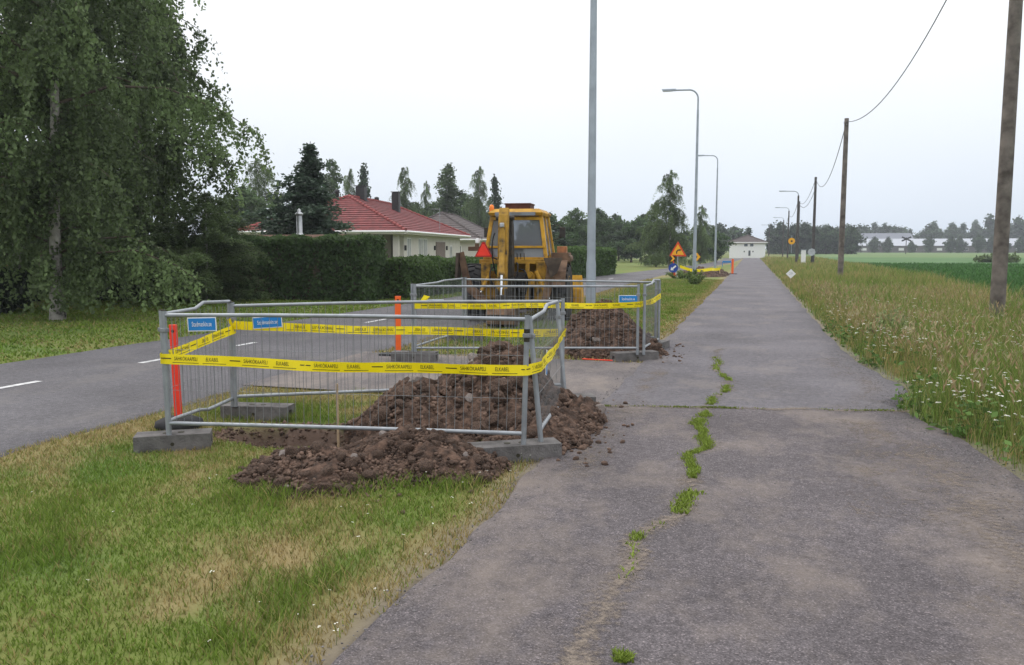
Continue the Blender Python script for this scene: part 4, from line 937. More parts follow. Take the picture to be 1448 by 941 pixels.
    for x in (-.02, .06, .14, .22): MB().tube([(x, -.5, 1.38), (x + .01, -.62, 1.56)], .009, 5).build('lever', DS, t)
    # stabilisers -------------------------------------------------------------------------
    for s_ in (-1, 1):
        sg = bpy.data.objects.new('stabiliser', None); col.objects.link(sg); sg.parent = t
        X1 = lambda v_: s_ * v_
        if s_ < 0:
            pl = [(X1(1.24), 1.56), (X1(1.13), 1.60), (X1(1.00), 1.05), (X1(.93), .86), (X1(.52), .48), (X1(.62), .36), (X1(1.05), .70), (X1(1.12), .82)]
        else:
            pl = [(X1(1.02), 1.44), (X1(.78), 1.44), (X1(.74), 1.0), (X1(.66), .56), (X1(.62), .36), (X1(.76), .36), (X1(.86), .70), (X1(.92), 1.10)]
        MB().prism(pl, 1, -.80, -.70).build('leg', RU, sg, bevel=.01)
        if s_ < 0: MB().box((-1.245, -.76, 1.27), (.06, .36, .60), (0, R(3), 0)).build('foot_pad', M['mudsteel'], sg, bevel=.01)
        else: MB().prism([(.70, 1.46), (1.12, 1.46), (1.0, 1.12), (.86, 1.02)], 1, -.86, -.81).build('foot_pad', M['mudsteel'], sg, bevel=.01)
        MB().tube([(s_ * .50, -.66, 1.16), (s_ * .72, -.70, .72)], .05, 12).build('ram_barrel', Y_, sg)
        MB().tube([(s_ * .72, -.70, .72), (s_ * .82, -.74, .55)], .026, 10).build('ram_rod', M['chrome'], sg)
    # front loader -----------------------------------------------------------------------------
    for s_ in (-1, 1):
        MB().prism([(1.15, 1.30), (1.25, 1.42), (2.4, 1.18), (3.30, .42), (3.22, .30), (2.3, 1.02)], 0, s_ * .56 - .05, s_ * .56 + .05).build('loader_arm', Y_, t, bevel=.012)
        MB().tube([(s_ * .56, 1.7, .80), (s_ * .56, 2.6, .92)], .045, 10).build('loader_ram', M['chrome'], t)
    lb = bpy.data.objects.new('loader_bucket', None); col.objects.link(lb); lb.parent = t; lb.location = (0, 3.25, .03)
    pf = [(.0, .92), (-.10, .55), (-.06, .18), (.12, 0), (.90, 0)]; pi_ = [(.03, .92), (-.065, .55), (-.03, .20), (.13, .03), (.90, .03)]
    MB().prism(pf + pi_[::-1], 0, -1.15, 1.15).build('bucket_shell', Y2, lb)
    for s_ in (-1, 1): MB().prism([(.03, .92), (-.10, .55), (-.06, .18), (.12, .0), (.90, .0), (.62, .42)], 0, s_ * 1.15 - .014, s_ * 1.15 + .014).build('bucket_cheek', Y2, lb)
    return t
digger()

# ------------------------------------------------------------------ lamp posts, wooden poles, cables
def lamp(label, x, y, h, r=.085, arm=1.5, wood=False, group=None, rz=0.):
    t = thing('street_lamp', label, 'street lamp', (x, y, -.02), rz, group)
    if wood: MB().tube([(0, 0, -.2), (0, 0, h - .5)], [.12, .085], 12).build('pole', M['poleTar'], t)
    else:
        MB().tube([(0, 0, -.2), (0, 0, 1.4), (0, 0, 1.5), (0, 0, h - 1.0)], [r, r * .97, r * .86, r * .55], 16).build('pole', M['lamp_steel'], t)
        MB().box((0, -r * .93, .85), (.09, .03, .34)).build('hatch', M['lamp_steel'], t, bevel=.005)
    pts = [(0, 0, h - 1.1)] + [(-.42 + .42 * math.cos(a), 0, h - .50 + .42 * math.sin(a)) for a in [k * math.pi / 16 for k in range(9)]] + [(-arm + .45, 0, h - .06)]
    MB().tube(pts, .038, 8).build('arm', M['lamp_steel'], t)
    hd = MB(); hd.add([(-arm - .12, -.09, h - .08), (-arm + .5, -.06, h - .10), (-arm + .5, .06, h - .10), (-arm - .12, .09, h - .08), (-arm - .16, -.07, h + .01), (-arm + .5, -.05, h + .0), (-arm + .5, .05, h + .0), (-arm - .16, .07, h + .01)],
        [(3, 2, 1, 0), (4, 5, 6, 7), (0, 1, 5, 4), (1, 2, 6, 5), (2, 3, 7, 6), (3, 0, 4, 7)])
    ho = hd.build('lamp_head', M['lamp_steel'], t, bevel=.015)
    MB().box((-arm + .12, 0, h - .100), (.42, .10, .02)).build('lens', M['white'], ho)
    return t
lamp('tall grey steel lamp post rising from behind the dark heap', -2.66, 14.0, 8.9, .088)
lamp('grey steel street lamp with bushy grass round its foot beside the turn sign', -2.52, 39, 9.0, .09)
lamp('slim grey steel street lamp beyond the far mound', -2.66, 65.6, 8.9, .09)
for x, y, lb in ((4.35, 86, 'wooden lamp pole standing just past the round sign back'), (4.9, 120, 'wooden lamp pole before the crossroad'), (5.6, 158, 'wooden lamp pole just past the crossroad'), (4.1, 206, 'far wooden lamp pole to the field side of the white house'), (-4.0, 275, 'thin lamp pole rising above the white house roof')):
    lamp(lb, x, y, 7.4, wood=True, arm=1.7)
def wpole(label, x, y, h, r=.135, lean=0., mt='poleWood'):
    t = thing('utility_pole', label, 'utility pole', (x, y, float(gh(x, y)) - .02))
    MB().tube([(0, 0, -.4), (lean * .5, 0, h * .5), (lean, 0, h)], [r, r * .88, r * .72], 16).build('shaft', M[mt], t)
    MB().tube([(lean, -.12, h - .30), (lean, .12, h - .30)], .02, 6).lathe([(.03, 0), (.035, .05), (.02, .09)], (lean - .10, 0, h - .24), n=10).build('insulator', M['sign_grey'], t)
    return t
WP = [(5.02, 19.3, 10.2), (4.25, 43., 8.0), (5.35, 78., 8.1), (5.6, 108., 7.6)]
wpole('thick grey wooden pole rising from the wild grass at the field edge', *WP[0], r=.15)
wpole('grey brown wooden pole at the field edge behind the white diamond marker', *WP[1], r=.14)
wpole('dark wooden pole carrying the round grey sign', *WP[2], r=.14, mt='poleTar')
wpole('dark wooden pole behind the cable box', *WP[3], r=.13, mt='poleTar')
def cable(label, a, b, sag, r=.014):
    a, b = Vector(a), Vector(b); t = thing('overhead_cable', label, 'cable', (a.x, a.y, a.z)); pts = []
    for k in range(25):
        q = k / 24; p = a.lerp(b, q); p.z -= sag * 4 * q * (1 - q); pts.append(p - a)
    MB().tube(pts, r, 6).build('strand', M['cable'], t)
tops = [(x, y, h - .25) for x, y, h in WP]
cable('overhead cable swooping between the thick grey pole and the next wooden pole', (5.05, 19.3, 9.95), tops[1], 1.5, .016)
cable('overhead cable between the grey brown pole and the dark pole with the round sign', tops[1], tops[2], 1.7, .018)
cable('upper overhead cable past the dark pole with the round sign', tops[2], tops[3], .9, .02)
cable('lower slack overhead cable past the dark pole with the round sign', (5.35, 78, 7.0), (4.35, 86, 6.2), 1.0, .02)
cable('overhead cable strung between the wooden lamp poles', (4.35, 86, 6.4), (4.9, 120, 6.4), .9, .022)
cable('overhead cable strung on towards the crossroad lamp pole', (4.9, 120, 6.4), (5.6, 158, 6.4), .9, .024)

# ------------------------------------------------------------------ signs
def flat(pts, y0, y1): return MB().prism(pts, 1, y0, y1)
def ring(r, n=28, cx=0, cz=0): return [(cx + r * math.cos(2 * math.pi * k / n), cz + r * math.sin(2 * math.pi * k / n)) for k in range(n)]
t = thing('warning_sign', 'orange triangular bend warning sign with red border above a chevron panel', 'road sign', (-4.1, 48.6, 0))
MB().tube([(0, 0, -.1), (0, 0, 1.9)], .03, 8).build('post', M['lamp_steel'], t)
def trip(r, c): return [(-r, c - r * .577), (r, c - r * .577), (0, c + r * 1.155)]
tr = flat(trip(.50, 1.50), -.05, -.035).build('triangle', M['sign_red'], t); flat(trip(.36, 1.50), -.058, -.052).build('field', M['sign_yellow'], tr)
ar = []; 
for q in [(-.10, 1.36), (-.03, 1.36), (-.03, 1.46), (.02, 1.53), (.10, 1.54), (.10, 1.50), (.20, 1.575), (.10, 1.65), (.10, 1.61), (.0, 1.60), (-.10, 1.50)]: ar.append(q)
flat(ar, -.063, -.060).build('arrow', M['black'], tr)
def chevron(parent, cx, cz, s_):
    pl = flat([(cx - s_, cz - s_), (cx + s_, cz - s_), (cx + s_, cz + s_), (cx - s_, cz + s_)], -.06, -.045).build('chevron_panel', M['black'], parent)
    flat([(cx - s_ * .7, cz - s_), (cx - s_ * .0, cz - s_), (cx + s_ * .8, cz), (cx - s_ * .0, cz + s_), (cx - s_ * .7, cz + s_), (cx + s_ * .1, cz)], -.068, -.064).build('chevron', M['sign_yellow'], pl)
chevron(t, -.30, 1.08, .17)
t = thing('chevron_sign', 'small black and yellow chevron board behind the second lamp post', 'road sign', (-3.35, 54.5, 0)); MB().tube([(0, 0, -.1), (0, 0, 1.35)], .025, 8).build('post', M['lamp_steel'], t); chevron(t, 0, 1.12, .26)
t = thing('direction_sign', 'round blue sign with white arrow on a red foot at the road edge', 'road sign', (-4.25, 47.6, 0))
MB().tube([(0, 0, .0), (0, 0, .95)], .03, 8).build('post', M['sign_red'], t); di = flat(ring(.27, cz=.55), -.06, -.045).build('disc', M['sign_blue'], t); 
MB().prism([(-.13, 0), (.13, 0), (.10, .42), (-.10, .42)], 1, -.03, .03).build('foot_board', M['sign_red'], t)
ca = math.cos(R(40)); sa = math.sin(R(40)); rt = lambda p: (p[0] * ca - p[1] * sa, p[0] * sa + p[1] * ca + .55)
flat([rt(p) for p in [(-.20, 0), (-.06, .12), (-.06, .045), (.19, .045), (.19, -.045), (-.06, -.045), (-.06, -.12)]], -.068, -.064).build('arrow', M['white'], di)
t = thing('round_sign', 'grey round sign back on a slim post left of the white house', 'road sign', (-4.3, 108, 0)); MB().tube([(0, 0, 0), (0, 0, 2.4)], .04, 8).build('post', M['lamp_steel'], t); flat(ring(.42, cz=1.75), -.06, -.04).build('disc', M['sign_grey'], t)
t = thing('round_sign', 'grey eight sided sign plate strapped to the dark wooden pole', 'road sign', (5.2, 77.6, 0)); MB().tube([(0, 0, 0), (.1, 0, 1.6)], .09, 8).build('post', M['chimney'], t); flat(ring(.34, 8, cz=1.35), -.14, -.12).build('disc', M['sign_grey'], t)
t = thing('round_sign', 'orange round sign mounted high on the wooden lamp pole', 'road sign', (3.95, 88.0, 0)); MB().tube([(.0, .0, 1.2), (0, 0, 3.0)], .03, 6).build('post', M['lamp_steel'], t); dd = flat(ring(.33, cz=2.42), -.06, -.04).build('disc', M['sign_yellow'], t); flat(ring(.10, cz=2.42), -.068, -.064).build('mark', M['black'], dd)
t = thing('diamond_marker', 'small white diamond marker on a stake in the grass beside the path', 'marker sign', (1.72, 38, -.05)); MB().tube([(0, 0, -.1), (0, 0, .50)], .015, 6).build('stake', M['wood'], t)
dm = flat([(-.21, .60), (0, .39), (.21, .60), (0, .81)], -.03, -.018).build('diamond', M['white'], t); tv, tf = text_mesh('29', .17, .9); MB().add([(x, -.0335, y + .60) for x, y in tv], tf).build('lettering', M['sign_grey'], dm)
t = thing('cable_box', 'white utility cabinet standing in the grass by the dark poles', 'cabinet', (4.9, 84, 0)); MB().box((0, 0, .75), (.42, .3, 1.5)).build('cabinet', M['white'], t, bevel=.02); MB().box((0, 0, 1.53), (.5, .36, .06)).build('lid', M['sign_grey'], t)
t = thing('crossing_sign', 'dark crossed boards on a post in front of the long pale barn', 'road sign', (44, 265, 0)); MB().tube([(0, 0, 0), (0, 0, 5)], .1, 8).build('post', M['poleTar'], t)
for a in (25, -25): MB().box((0, -.15 - .02 * (a > 0), 4.5), (2.8, .05, .45), (0, R(a), 0)).build('board', M['chimney'], t)
t = thing('sign_board', 'blue white low board lying at the far path edge', 'sign board', (-2.1, 78, 0)); MB().box((0, 0, .45), (.8, .06, .16)).box((-.4, 0, .2), (.05, .05, .4)).box((.4, 0, .2), (.05, .05, .4)).build('board', M['blue'], t)

# ------------------------------------------------------------------ buildings
def window(par, p, ux, nrm, w_, h_, mt='curtain', sill=True):
    """p = centre on the wall, ux along the wall, nrm outward"""
    p, ux, nrm = Vector(p), Vector(ux).normalized(), Vector(nrm).normalized(); up = Vector((0, 0, 1))
    def slab(cu, cz, a, b, d0, d1, nm, m_, pp):
        q = [p + ux * (cu + s_ * a) + up * (cz + t_ * b) for s_, t_ in ((-1, -1), (1, -1), (1, 1), (-1, 1))]
        return MB().add([v_ + nrm * d0 for v_ in q] + [v_ + nrm * d1 for v_ in q], [(3, 2, 1, 0), (4, 5, 6, 7), (0, 1, 5, 4), (1, 2, 6, 5), (2, 3, 7, 6), (3, 0, 4, 7)]).build(nm, m_, pp)
    fo = slab(0, 0, w_ / 2, h_ / 2, -.02, .03, 'window', M['white'], par)
    slab(0, 0, w_ / 2 - .07, h_ / 2 - .07, .031, .036, 'pane', M[mt], fo)
    if w_ > .9: slab(0, 0, .03, h_ / 2 - .07, .037, .05, 'mullion', M['white'], fo)
    if sill: slab(0, -h_ / 2 - .03, w_ / 2 + .06, .02, .0, .09, 'sill', M['sign_grey'], fo)
def hip_roof(par, W, L, ze, zr, ov, mat_, courses=15, mridge=None, tilecol=True):
    """hip roof over x -W..0, y 0..L: stepped tile courses on each slope"""
    c = [Vector((ov, -ov, ze)), Vector((ov, L + ov, ze)), Vector((-W - ov, L + ov, ze)), Vector((-W - ov, -ov, ze))]
    hw = W / 2 + ov; r0, r1 = Vector((-W / 2, -ov + hw, zr)), Vector((-W / 2, L + ov - hw, zr))
    ro = None
    for (a, b, ta, tb) in ((c[0], c[1], r0, r1), (c[1], c[2], r1, r1), (c[2], c[3], r1, r0), (c[3], c[0], r0, r0)):
        m_ = MB(); up = (b - a).cross(ta - a).normalized(); up = up if up.z > 0 else -up
        for k in range(courses):
            q0, q1 = k / courses, (k + 1) / courses
            lo0, lo1 = a.lerp(ta, q0) + up * .045, b.lerp(tb, q0) + up * .045; hi0, hi1 = a.lerp(ta, q1) + up * .006, b.lerp(tb, q1) + up * .006
            m_.add([lo0, lo1, hi1, hi0, lo0 - up * .045, lo1 - up * .045], [(0, 1, 2, 3), (4, 5, 1, 0)])
        o = m_.build('roof_slope', mat_, par)
        for k in range(courses - 1) if False else (): pass
    rl = MB()
    for a, b in ((c[0], r0), (c[1], r1), (c[2], r1), (c[3], r0), (r0, r1)):
        n = max(4, int((b - a).length / .38))
        for k in range(n):
            p, q = a.lerp(b, k / n), a.lerp(b, (k + .97) / n); rl.tube([p + Vector((0, 0, .05)), q + Vector((0, 0, .03))], [.115, .09], 8, smooth=False)
    rl.build('ridge_tiles', mridge or mat_, par)
    ev = MB()
    for i in range(4):
        a, b = c[i], c[(i + 1) % 4]; dv = (b - a).normalized(); nr = Vector((dv.y, -dv.x, 0))
        ev.box(tuple((a + b) / 2 + Vector((0, 0, -.11)) - nr * 0), (abs((b - a).x) + .04 if abs(dv.x) > .5 else .04, abs((b - a).y) + .036 if abs(dv.y) > .5 else .04, .20))
    ev.build('fascia', M['plaster'], par)
    gt = MB()
    for i in range(4):
        a, b = c[i], c[(i + 1) % 4]; dv = (b - a).normalized(); nr = Vector((dv.y, -dv.x, 0)); gt.tube([a + nr * .09 - Vector((0, 0, .06)), b + nr * .09 - Vector((0, 0, .06))], .065, 8)
    gt.build('gutter', M['white'], par)
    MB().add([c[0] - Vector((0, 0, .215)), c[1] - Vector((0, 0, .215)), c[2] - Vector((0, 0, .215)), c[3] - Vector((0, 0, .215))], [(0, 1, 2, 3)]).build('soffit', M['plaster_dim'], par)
def chimney(par, x, y, z0, z1, w_=.35, round_=False, mt='chimney'):
    m_ = MB()
    if round_: m_.lathe([(w_ * .5, z0), (w_ * .5, z1 - .25), (w_ * .8, z1 - .24), (w_ * .8, z1 - .05), (w_ * .3, z1)], (x, y, 0), n=14)
    else: m_.box((x, y, (z0 + z1) / 2), (w_, w_, z1 - z0)).box((x, y, z1 + .06), (w_ + .12, w_ + .12, .05)).box((x, y, z1), (w_ * .7, w_ * .7, .12)).box((x, y, z0 + .45), (w_ + .16, w_ + .16, .14))
    m_.build('chimney', M[mt], par)

# bungalow with the red hip roof
h1 = thing('bungalow', 'white bungalow with red tiled hip roof and black chimneys behind the hedges', 'house', (-20.4, 45.5, -.05), R(8.5))
W_, L_ = 9.4, 19.2
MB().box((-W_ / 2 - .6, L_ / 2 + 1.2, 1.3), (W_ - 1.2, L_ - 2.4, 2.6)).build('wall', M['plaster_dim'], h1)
# pale front facing the road, set forward of the shaded porch
MB().box((-.35, 10.2, 1.3), (.5, 17.6, 2.6)).build('front_wall', M['plaster'], h1)
hip_roof(h1, W_, L_, 2.78, 5.15, .55, M['tile'], 16, M['tile_ridge'])
MB().box((-.25, .25, 1.28), (.34, .34, 2.56)).build('porch_column', M['plaster'], h1)
MB().box((-2.9, .25, 1.28), (.34, .34, 2.56)).build('porch_column', M['plaster'], h1)
for y, w_, mt in ((2.6, 1.0, 'curtain'), (5.6, 1.1, 'curtain'), (6.9, 1.1, 'curtain'), (15.3, .9, 'curtain')):
    window(h1, (-.10, y, 1.35), (0, 1, 0), (1, 0, 0), w_, 2.1 if y < 12 else 1.2, mt, y > 12)
dr_ = MB().box((-.11, 11.6, 1.10), (.12, 3.0, 2.2)).build('garage_door', M['door'], h1)
for k in range(4): MB().box((-.045, 11.6, .4 + k * .5), (.02, 2.9, .03)).build('door_groove', M['door'], dr_)
for y in (1.6, 9.6, 13.6): MB().box((-.05, y, 1.75), (.14, .16, .32)).build('wall_lamp', M['chimney'], h1, bevel=.02)
for x in (-3.2, -5.2, -7.4): window(h1, (x, 1.19, 1.45), (1, 0, 0), (0, -1, 0), 1.2, 1.2, 'houseglass')
MB().tube([(-1.5, -.5, 2.5), (-1.45, .1, 2.1), (-1.4, .35, 1.9), (-1.4, .35, .1)], .05, 8).build('downpipe', M['white'], h1)
chimney(h1, -4.6, 7.0, 4.5, 5.95, .62); chimney(h1, -3.1, 10.4, 3.6, 5.75, .50); chimney(h1, -4.9, 11.5, 4.4, 5.55, .22, True); chimney(h1, -5.4, 4.4, 4.5, 5.6, .2, True)
MB().tube([(.35, 9.5, 2.6), (.35, 9.5, 4.6)], .02, 5).tube([(.35, 9.5, 4.5), (-.3, 9.9, 4.55)], .015, 5).build('roof_ladder_rail', M['galv'], h1)
# neighbour behind it
h2 = thing('neighbour_house', 'house with grey brown roof half hidden by the digger', 'house', (-24.5, 72, -.05), R(8.5))
MB().box((-4.2, 7.5, 1.25), (8.4, 15, 2.5)).build('wall', M['plaster'], h2); hip_roof(h2, 8.4, 15, 2.6, 5.2, .6, M['roof_grey'], 12)
for y in (2.0, 5.0, 9.0): window(h2, (0, y, 1.4), (0, 1, 0), (1, 0, 0), 1.2, 1.2, 'houseglass')
for x in (-2., -6.): window(h2, (x, 0, 1.4), (1, 0, 0), (0, -1, 0), 1.2, 1.2, 'houseglass')
# garden shed with steel flue behind the tall hedge
h3 = thing('garden_shed', 'low brown roofed shed with a shiny steel flue showing over the tall hedge', 'shed', (-15.4, 25.9, -.05), R(0))
MB().box((0, 0, .85), (3.2, 1.8, 1.7)).build('wall', M['brick'], h3)
MB().prism([(-1.1, 1.72), (0, 2.20), (1.1, 1.72), (1.1, 1.64), (0, 2.12), (-1.1, 1.64)], 0, -1.8, 1.8).build('roof', M['roof_brown'], h3)
fl = MB().lathe([(.21, 2.0), (.19, 2.14), (.13, 2.2), (.10, 2.26), (.10, 2.85)], (.15, -.35, 0), n=20).build('flue', M['fluesteel'], h3)
MB().lathe([(.10, 2.86), (.135, 2.88), (.135, 2.93), (.05, 3.0), (.06, 3.06), (.0, 3.10)], (.15, -.35, 0), n=20).build('flue_cap', M['fluesteel'], fl)
# brick house behind the birches
h4 = thing('brick_house', 'red brick house glimpsed through the birch foliage', 'house', (-34, 31, -.05), R(5))
MB().box((-4, 5, 1.5), (8, 10, 3.0)).build('wall', M['brick'], h4); hip_roof(h4, 8, 10, 3.0, 5.4, .5, M['tile'], 10)
for x in (-2, -6): window(h4, (x, 0, 1.6), (1, 0, 0), (0, -1, 0), 1.3, 1.2, 'houseglass')
# white house closing the path
h5 = thing('white_house', 'small white house with grey brown hip roof closing the far end of the path', 'house', (2.45, 152.5, -.05), 0)
MB().box((-3.1, 3.4, 1.4), (6.2, 6.8, 2.8)).build('wall', M['white'], h5)
hip_roof(h5, 6.2, 6.8, 2.85, 4.1, .3, M['roof_grey'], 6)
for x in (-3.35, -2.35): window(h5, (x, 0, 2.35), (1, 0, 0), (0, -1, 0), .72, .62, 'houseglass', False)
for x in (-3.6, -2.1): window(h5, (x, 0, 1.2), (1, 0, 0), (0, -1, 0), .34, .4, 'houseglass', False)
window(h5, (-2.7, 0, .9), (1, 0, 0), (0, -1, 0), .5, 1.1, 'houseglass', False)
chimney(h5, -5.6, 3.4, 3.0, 4.0, .4)
# long barns across the field
M['barnwall'] = mat('grey_barn_boards', (.13, .12, .12), .9, var=.2, scale=.5)
def barn(label, x, y, w_, d_, ze, zr, mt, n, rz=0):
    t = thing('barn', label, 'barn', (x, y, -.05), rz)
    MB().box((w_ / 2, d_ / 2, ze / 2), (w_, d_, ze)).build('wall', M['barnwall'], t)
    MB().add([(-.5, -.5, ze), (w_ + .5, -.5, ze), (w_ + .5, d_ / 2, zr), (-.5, d_ / 2, zr), (-.5, d_ + .5, ze), (w_ + .5, d_ + .5, ze)], [(0, 1, 2, 3), (3, 2, 5, 4), (0, 3, 4), (1, 5, 2)]).build('roof', mt, t)
    for k in range(n): window(t, (w_ * (k + .5) / n, 0, ze * .5), (1, 0, 0), (0, -1, 0), 2.0, ze * .36, 'houseglass' if k % 3 else 'white', False)
    return t
barn('long low barn with a pale metal roof across the field', 43, 370, 62, 18, 2.9, 5.9, M['barnroof'], 13)
barn('tall barn with a dark slate roof rising behind the pale one', 45, 410, 26, 20, 5.6, 9.0, M['barnroof2'], 4)
barn('short pale roofed barn among trees across the field', 116, 390, 22, 14, 2.8, 5.6, M['barnroof'], 4)

# ------------------------------------------------------------------ trees, hedges, shrubs
def leaves_mesh(name, P, size, colr, droop=.4, elong=1.5, dirs=None):
    """P (n,3) centres; one rhombic leaf each"""
    n = len(P); u = rs.randn(n, 3); u[:, 2] -= droop
    if dirs is not None: u = dirs + u * .45
    u /= np.linalg.norm(u, axis=1)[:, None] + 1e-9; r = rs.randn(n, 3); v = np.cross(u, r); v /= np.linalg.norm(v, axis=1)[:, None] + 1e-9
    s = (size * (.6 + .8 * rs.rand(n)))[:, None]
    V = np.stack([P - u * s * elong * .5, P + v * s * .5, P + u * s * elong * .5, P - v * s * .5], 1).reshape(-1, 3)
    F = np.arange(n * 4).reshape(n, 4); C = np.repeat(colr, 4, 0)
    return mesh_np(name, V, F, M['leaf'], C)
def skeleton(height, cb, radius, nl, seed, rise, sag, prof, wob=.15):
    """limb polylines: list of (k,3) arrays plus the trunk line"""
    r_ = np.random.RandomState(seed); tz = np.linspace(0, height, 14)
    tx = np.cumsum(r_.randn(14) * wob * .5) * tz / height; ty = np.cumsum(r_.randn(14) * wob * .5) * tz / height; trunk = np.stack([tx, ty, tz], 1)
    limbs = []
    for i in range(nl):
        q = (i + r_.rand()) / nl; z0 = cb + (height * .97 - cb) * q; L = radius * prof(q) * (.65 + .6 * r_.rand()); a = i * 2.4 + r_.randn() * .35
        if nl > 70 and nl < 90 and i % 3 == 2: L *= .38; z0 = cb + (z0 - cb) * .7
        b0 = np.array([np.interp(z0, tz, tx), np.interp(z0, tz, ty), z0]); s_ = np.linspace(0, 1, 8)[:, None]
        d_ = np.array([math.cos(a), math.sin(a), 0]); sd = np.array([-d_[1], d_[0], 0]) * r_.randn() * .2
        pl = b0 + d_ * s_ * L + sd * s_ ** 2 * L; pl[:, 2] += (rise * s_[:, 0] - sag * s_[:, 0] ** 2.2) * L
        limbs.append(pl)
    return trunk, limbs
def tree_meshes(kind, height, cb, radius, nl, ntw, nlf, lsize, seed, colr, rise, sag, prof, hang, twl, bark, r0, var=.35):
    global rs
    keep = rs; rs = np.random.RandomState(seed); trunk, limbs = skeleton(height, cb, radius, nl, seed, rise, sag, prof)
    bm_ = MB(); m_ = MB(); m_.tube([tuple(p) for p in trunk], [r0 * (1 - .93 * k / 13) * (1.35 if k == 0 else 1) for k in range(14)], 10)
    P = []; D = []; K = []
    for pl in limbs:
        L = np.linalg.norm(pl[-1] - pl[0]); bm_.tube([tuple(p) for p in pl[::2]] + [tuple(pl[-1])], [max(.006, .07 * r0 + .006 * L) * (1 - .85 * k / 4) for k in range(5)], 5)
        nt_ = max(3, int(ntw * L / radius)); tone = 1.05 + var * rs.randn() * .8
        for j in range(nt_):
            q = .06 + .94 * rs.rand() ** .75; p0 = np.array([np.interp(q, np.linspace(0, 1, 8), pl[:, k]) for k in range(3)])
            a = rs.rand() * 6.283; ln = twl * (.4 + .9 * rs.rand()) * min(1., (.08 if kind == 'spruce' else .18) + L / (.55 * radius)); d0 = np.array([math.cos(a), math.sin(a), .15 * rs.randn()]); s_ = np.sort(rs.rand(nlf)) ** .8
            pts = p0 + d0 * (s_ * ln * (1 - hang * .75))[:, None]; pts[:, 2] -= hang * ln * s_ ** 1.6
            pts += rs.randn(nlf, 3) * lsize * .9; P.append(pts); tt = tone * (1 + .18 * rs.randn()); K.append(np.full(nlf, tt)); D.append(np.tile(d0 * (1 - hang) + np.array([0, 0, -hang]), (nlf, 1)))
    P = np.concatenate(P); K = np.clip(np.concatenate(K), .45, 1.7); D = np.concatenate(D); k = P[:, 2] > .25; P, K, D = P[k], K[k], D[k]
    C = np.array(colr) * (K * (.75 + .5 * rs.rand(len(P))))[:, None]
    lm = leaves_mesh('crown', P, lsize, C, .5, 1.5, D if kind == 'spruce' else None); tm = m_.mesh('trunk', bark); lb_ = bm_.mesh('branches', M['bark']); rs = keep
    return tm, lm, lb_
birch_prof = lambda q: (.62 + .42 * math.sin(math.pi * min(1, q * 1.05 + .12))) * (1 - .62 * q ** 2.4) * (1.0 + .35 * math.sin(q * 23))
oval_prof = lambda q: max(.12, math.sin(math.pi * (q * .86 + .12)))
tall_prof = lambda q: max(.10, (1 - q) ** .75 * .95 + .1)
spr_prof = lambda q: max(.02, (1 - q) ** 1.05) * (1 + .22 * math.sin(q * 60))
BC = (.112, .158, .064); DC = (.040, .068, .026); SC = (.052, .082, .052)
T_ = {}
T_['birchA'] = tree_meshes('birch', 13.5, 1.0, 3.5, 80, 44, 46, .070, 101, BC, .55, .60, birch_prof, .85, 1.7, M['bark_birch'], .15)
T_['birchB'] = tree_meshes('birch', 12.5, .9, 3.2, 76, 44, 46, .070, 102, BC, .50, .62, birch_prof, .85, 1.7, M['bark_birch'], .14)
T_['birchC'] = tree_meshes('birch', 9.0, .8, 2.7, 44, 20, 22, .16, 103, (0.088, 0.136, 0.051), .55, .5, tall_prof, .6, 1.2, M['bark_birch'], .13)
T_['birchD'] = tree_meshes('birch', 11., 1.4, 2.2, 44, 16, 20, .17, 104, (0.085, 0.126, 0.054), .75, .4, tall_prof, .45, 1.1, M['bark_birch'], .13)
T_['birchE'] = tree_meshes('birch', 9., 1.6, 2.6, 36, 16, 18, .20, 105, (0.078, 0.122, 0.051), .6, .4, oval_prof, .4, 1.2, M['bark'], .14)
T_['oval'] = tree_meshes('oval', 8., .9, 3.0, 36, 18, 18, .21, 106, (0.068, 0.116, 0.044), .55, .35, oval_prof, .35, 1.1, M['bark'], .15)
T_['oval2'] = tree_meshes('oval', 7., .7, 3.2, 34, 18, 18, .21, 107, (0.061, 0.102, 0.041), .5, .35, oval_prof, .3, 1.1, M['bark'], .15)
T_['spruce'] = tree_meshes('spruce', 6.6, .4, 2.1, 110, 34, 22, .085, 108, SC, .02, .30, spr_prof, .22, .62, M['bark'], .12, .2)
T_['spruceFar'] = tree_meshes('spruce', 10., .6, 2.0, 54, 12, 14, .22, 109, (0.044, 0.071, 0.037), .05, .35, spr_prof, .3, .9, M['bark'], .13, .2)
T_['farOval'] = tree_meshes('oval', 9., .3, 3.6, 26, 12, 12, .50, 110, (0.058, 0.093, 0.044), .5, .3, oval_prof, .3, 1.6, M['bark'], .2)
T_['farSpruce'] = tree_meshes('spruce', 11., .3, 2.4, 30, 9, 10, .50, 111, (0.041, 0.068, 0.037), .1, .3, spr_prof, .2, 1.3, M['bark'], .2)
T_['farColumn'] = tree_meshes('oval', 9., .2, 1.1, 26, 10, 10, .40, 112, (0.044, 0.071, 0.037), 1.2, .2, oval_prof, .2, .8, M['bark'], .15)
def tree(name, label, key, x, y, h, rz=0, wide=1., group=None, cat='tree'):
    base = {'birchA': 13.5, 'birchB': 12.5, 'birchC': 9., 'birchD': 11., 'birchE': 9., 'oval': 8., 'oval2': 7., 'spruce': 6.6, 'spruceFar': 10., 'farOval': 9., 'farSpruce': 11., 'farColumn': 9.}[key]
    t = thing(name, label, cat, (x, y, -.06), rz, group); s_ = h / base; t.scale = (s_ * wide, s_ * wide, s_); tm, lm, lb_ = T_[key]
    link('trunk', tm, t); link('branches', lb_, t); link('crown', lm, t); return t
tree('birch_tree', 'big weeping birch whose white trunk stands on the lawn by the road', 'birchA', -15.6, 15.3, 14.5, 0, .88)
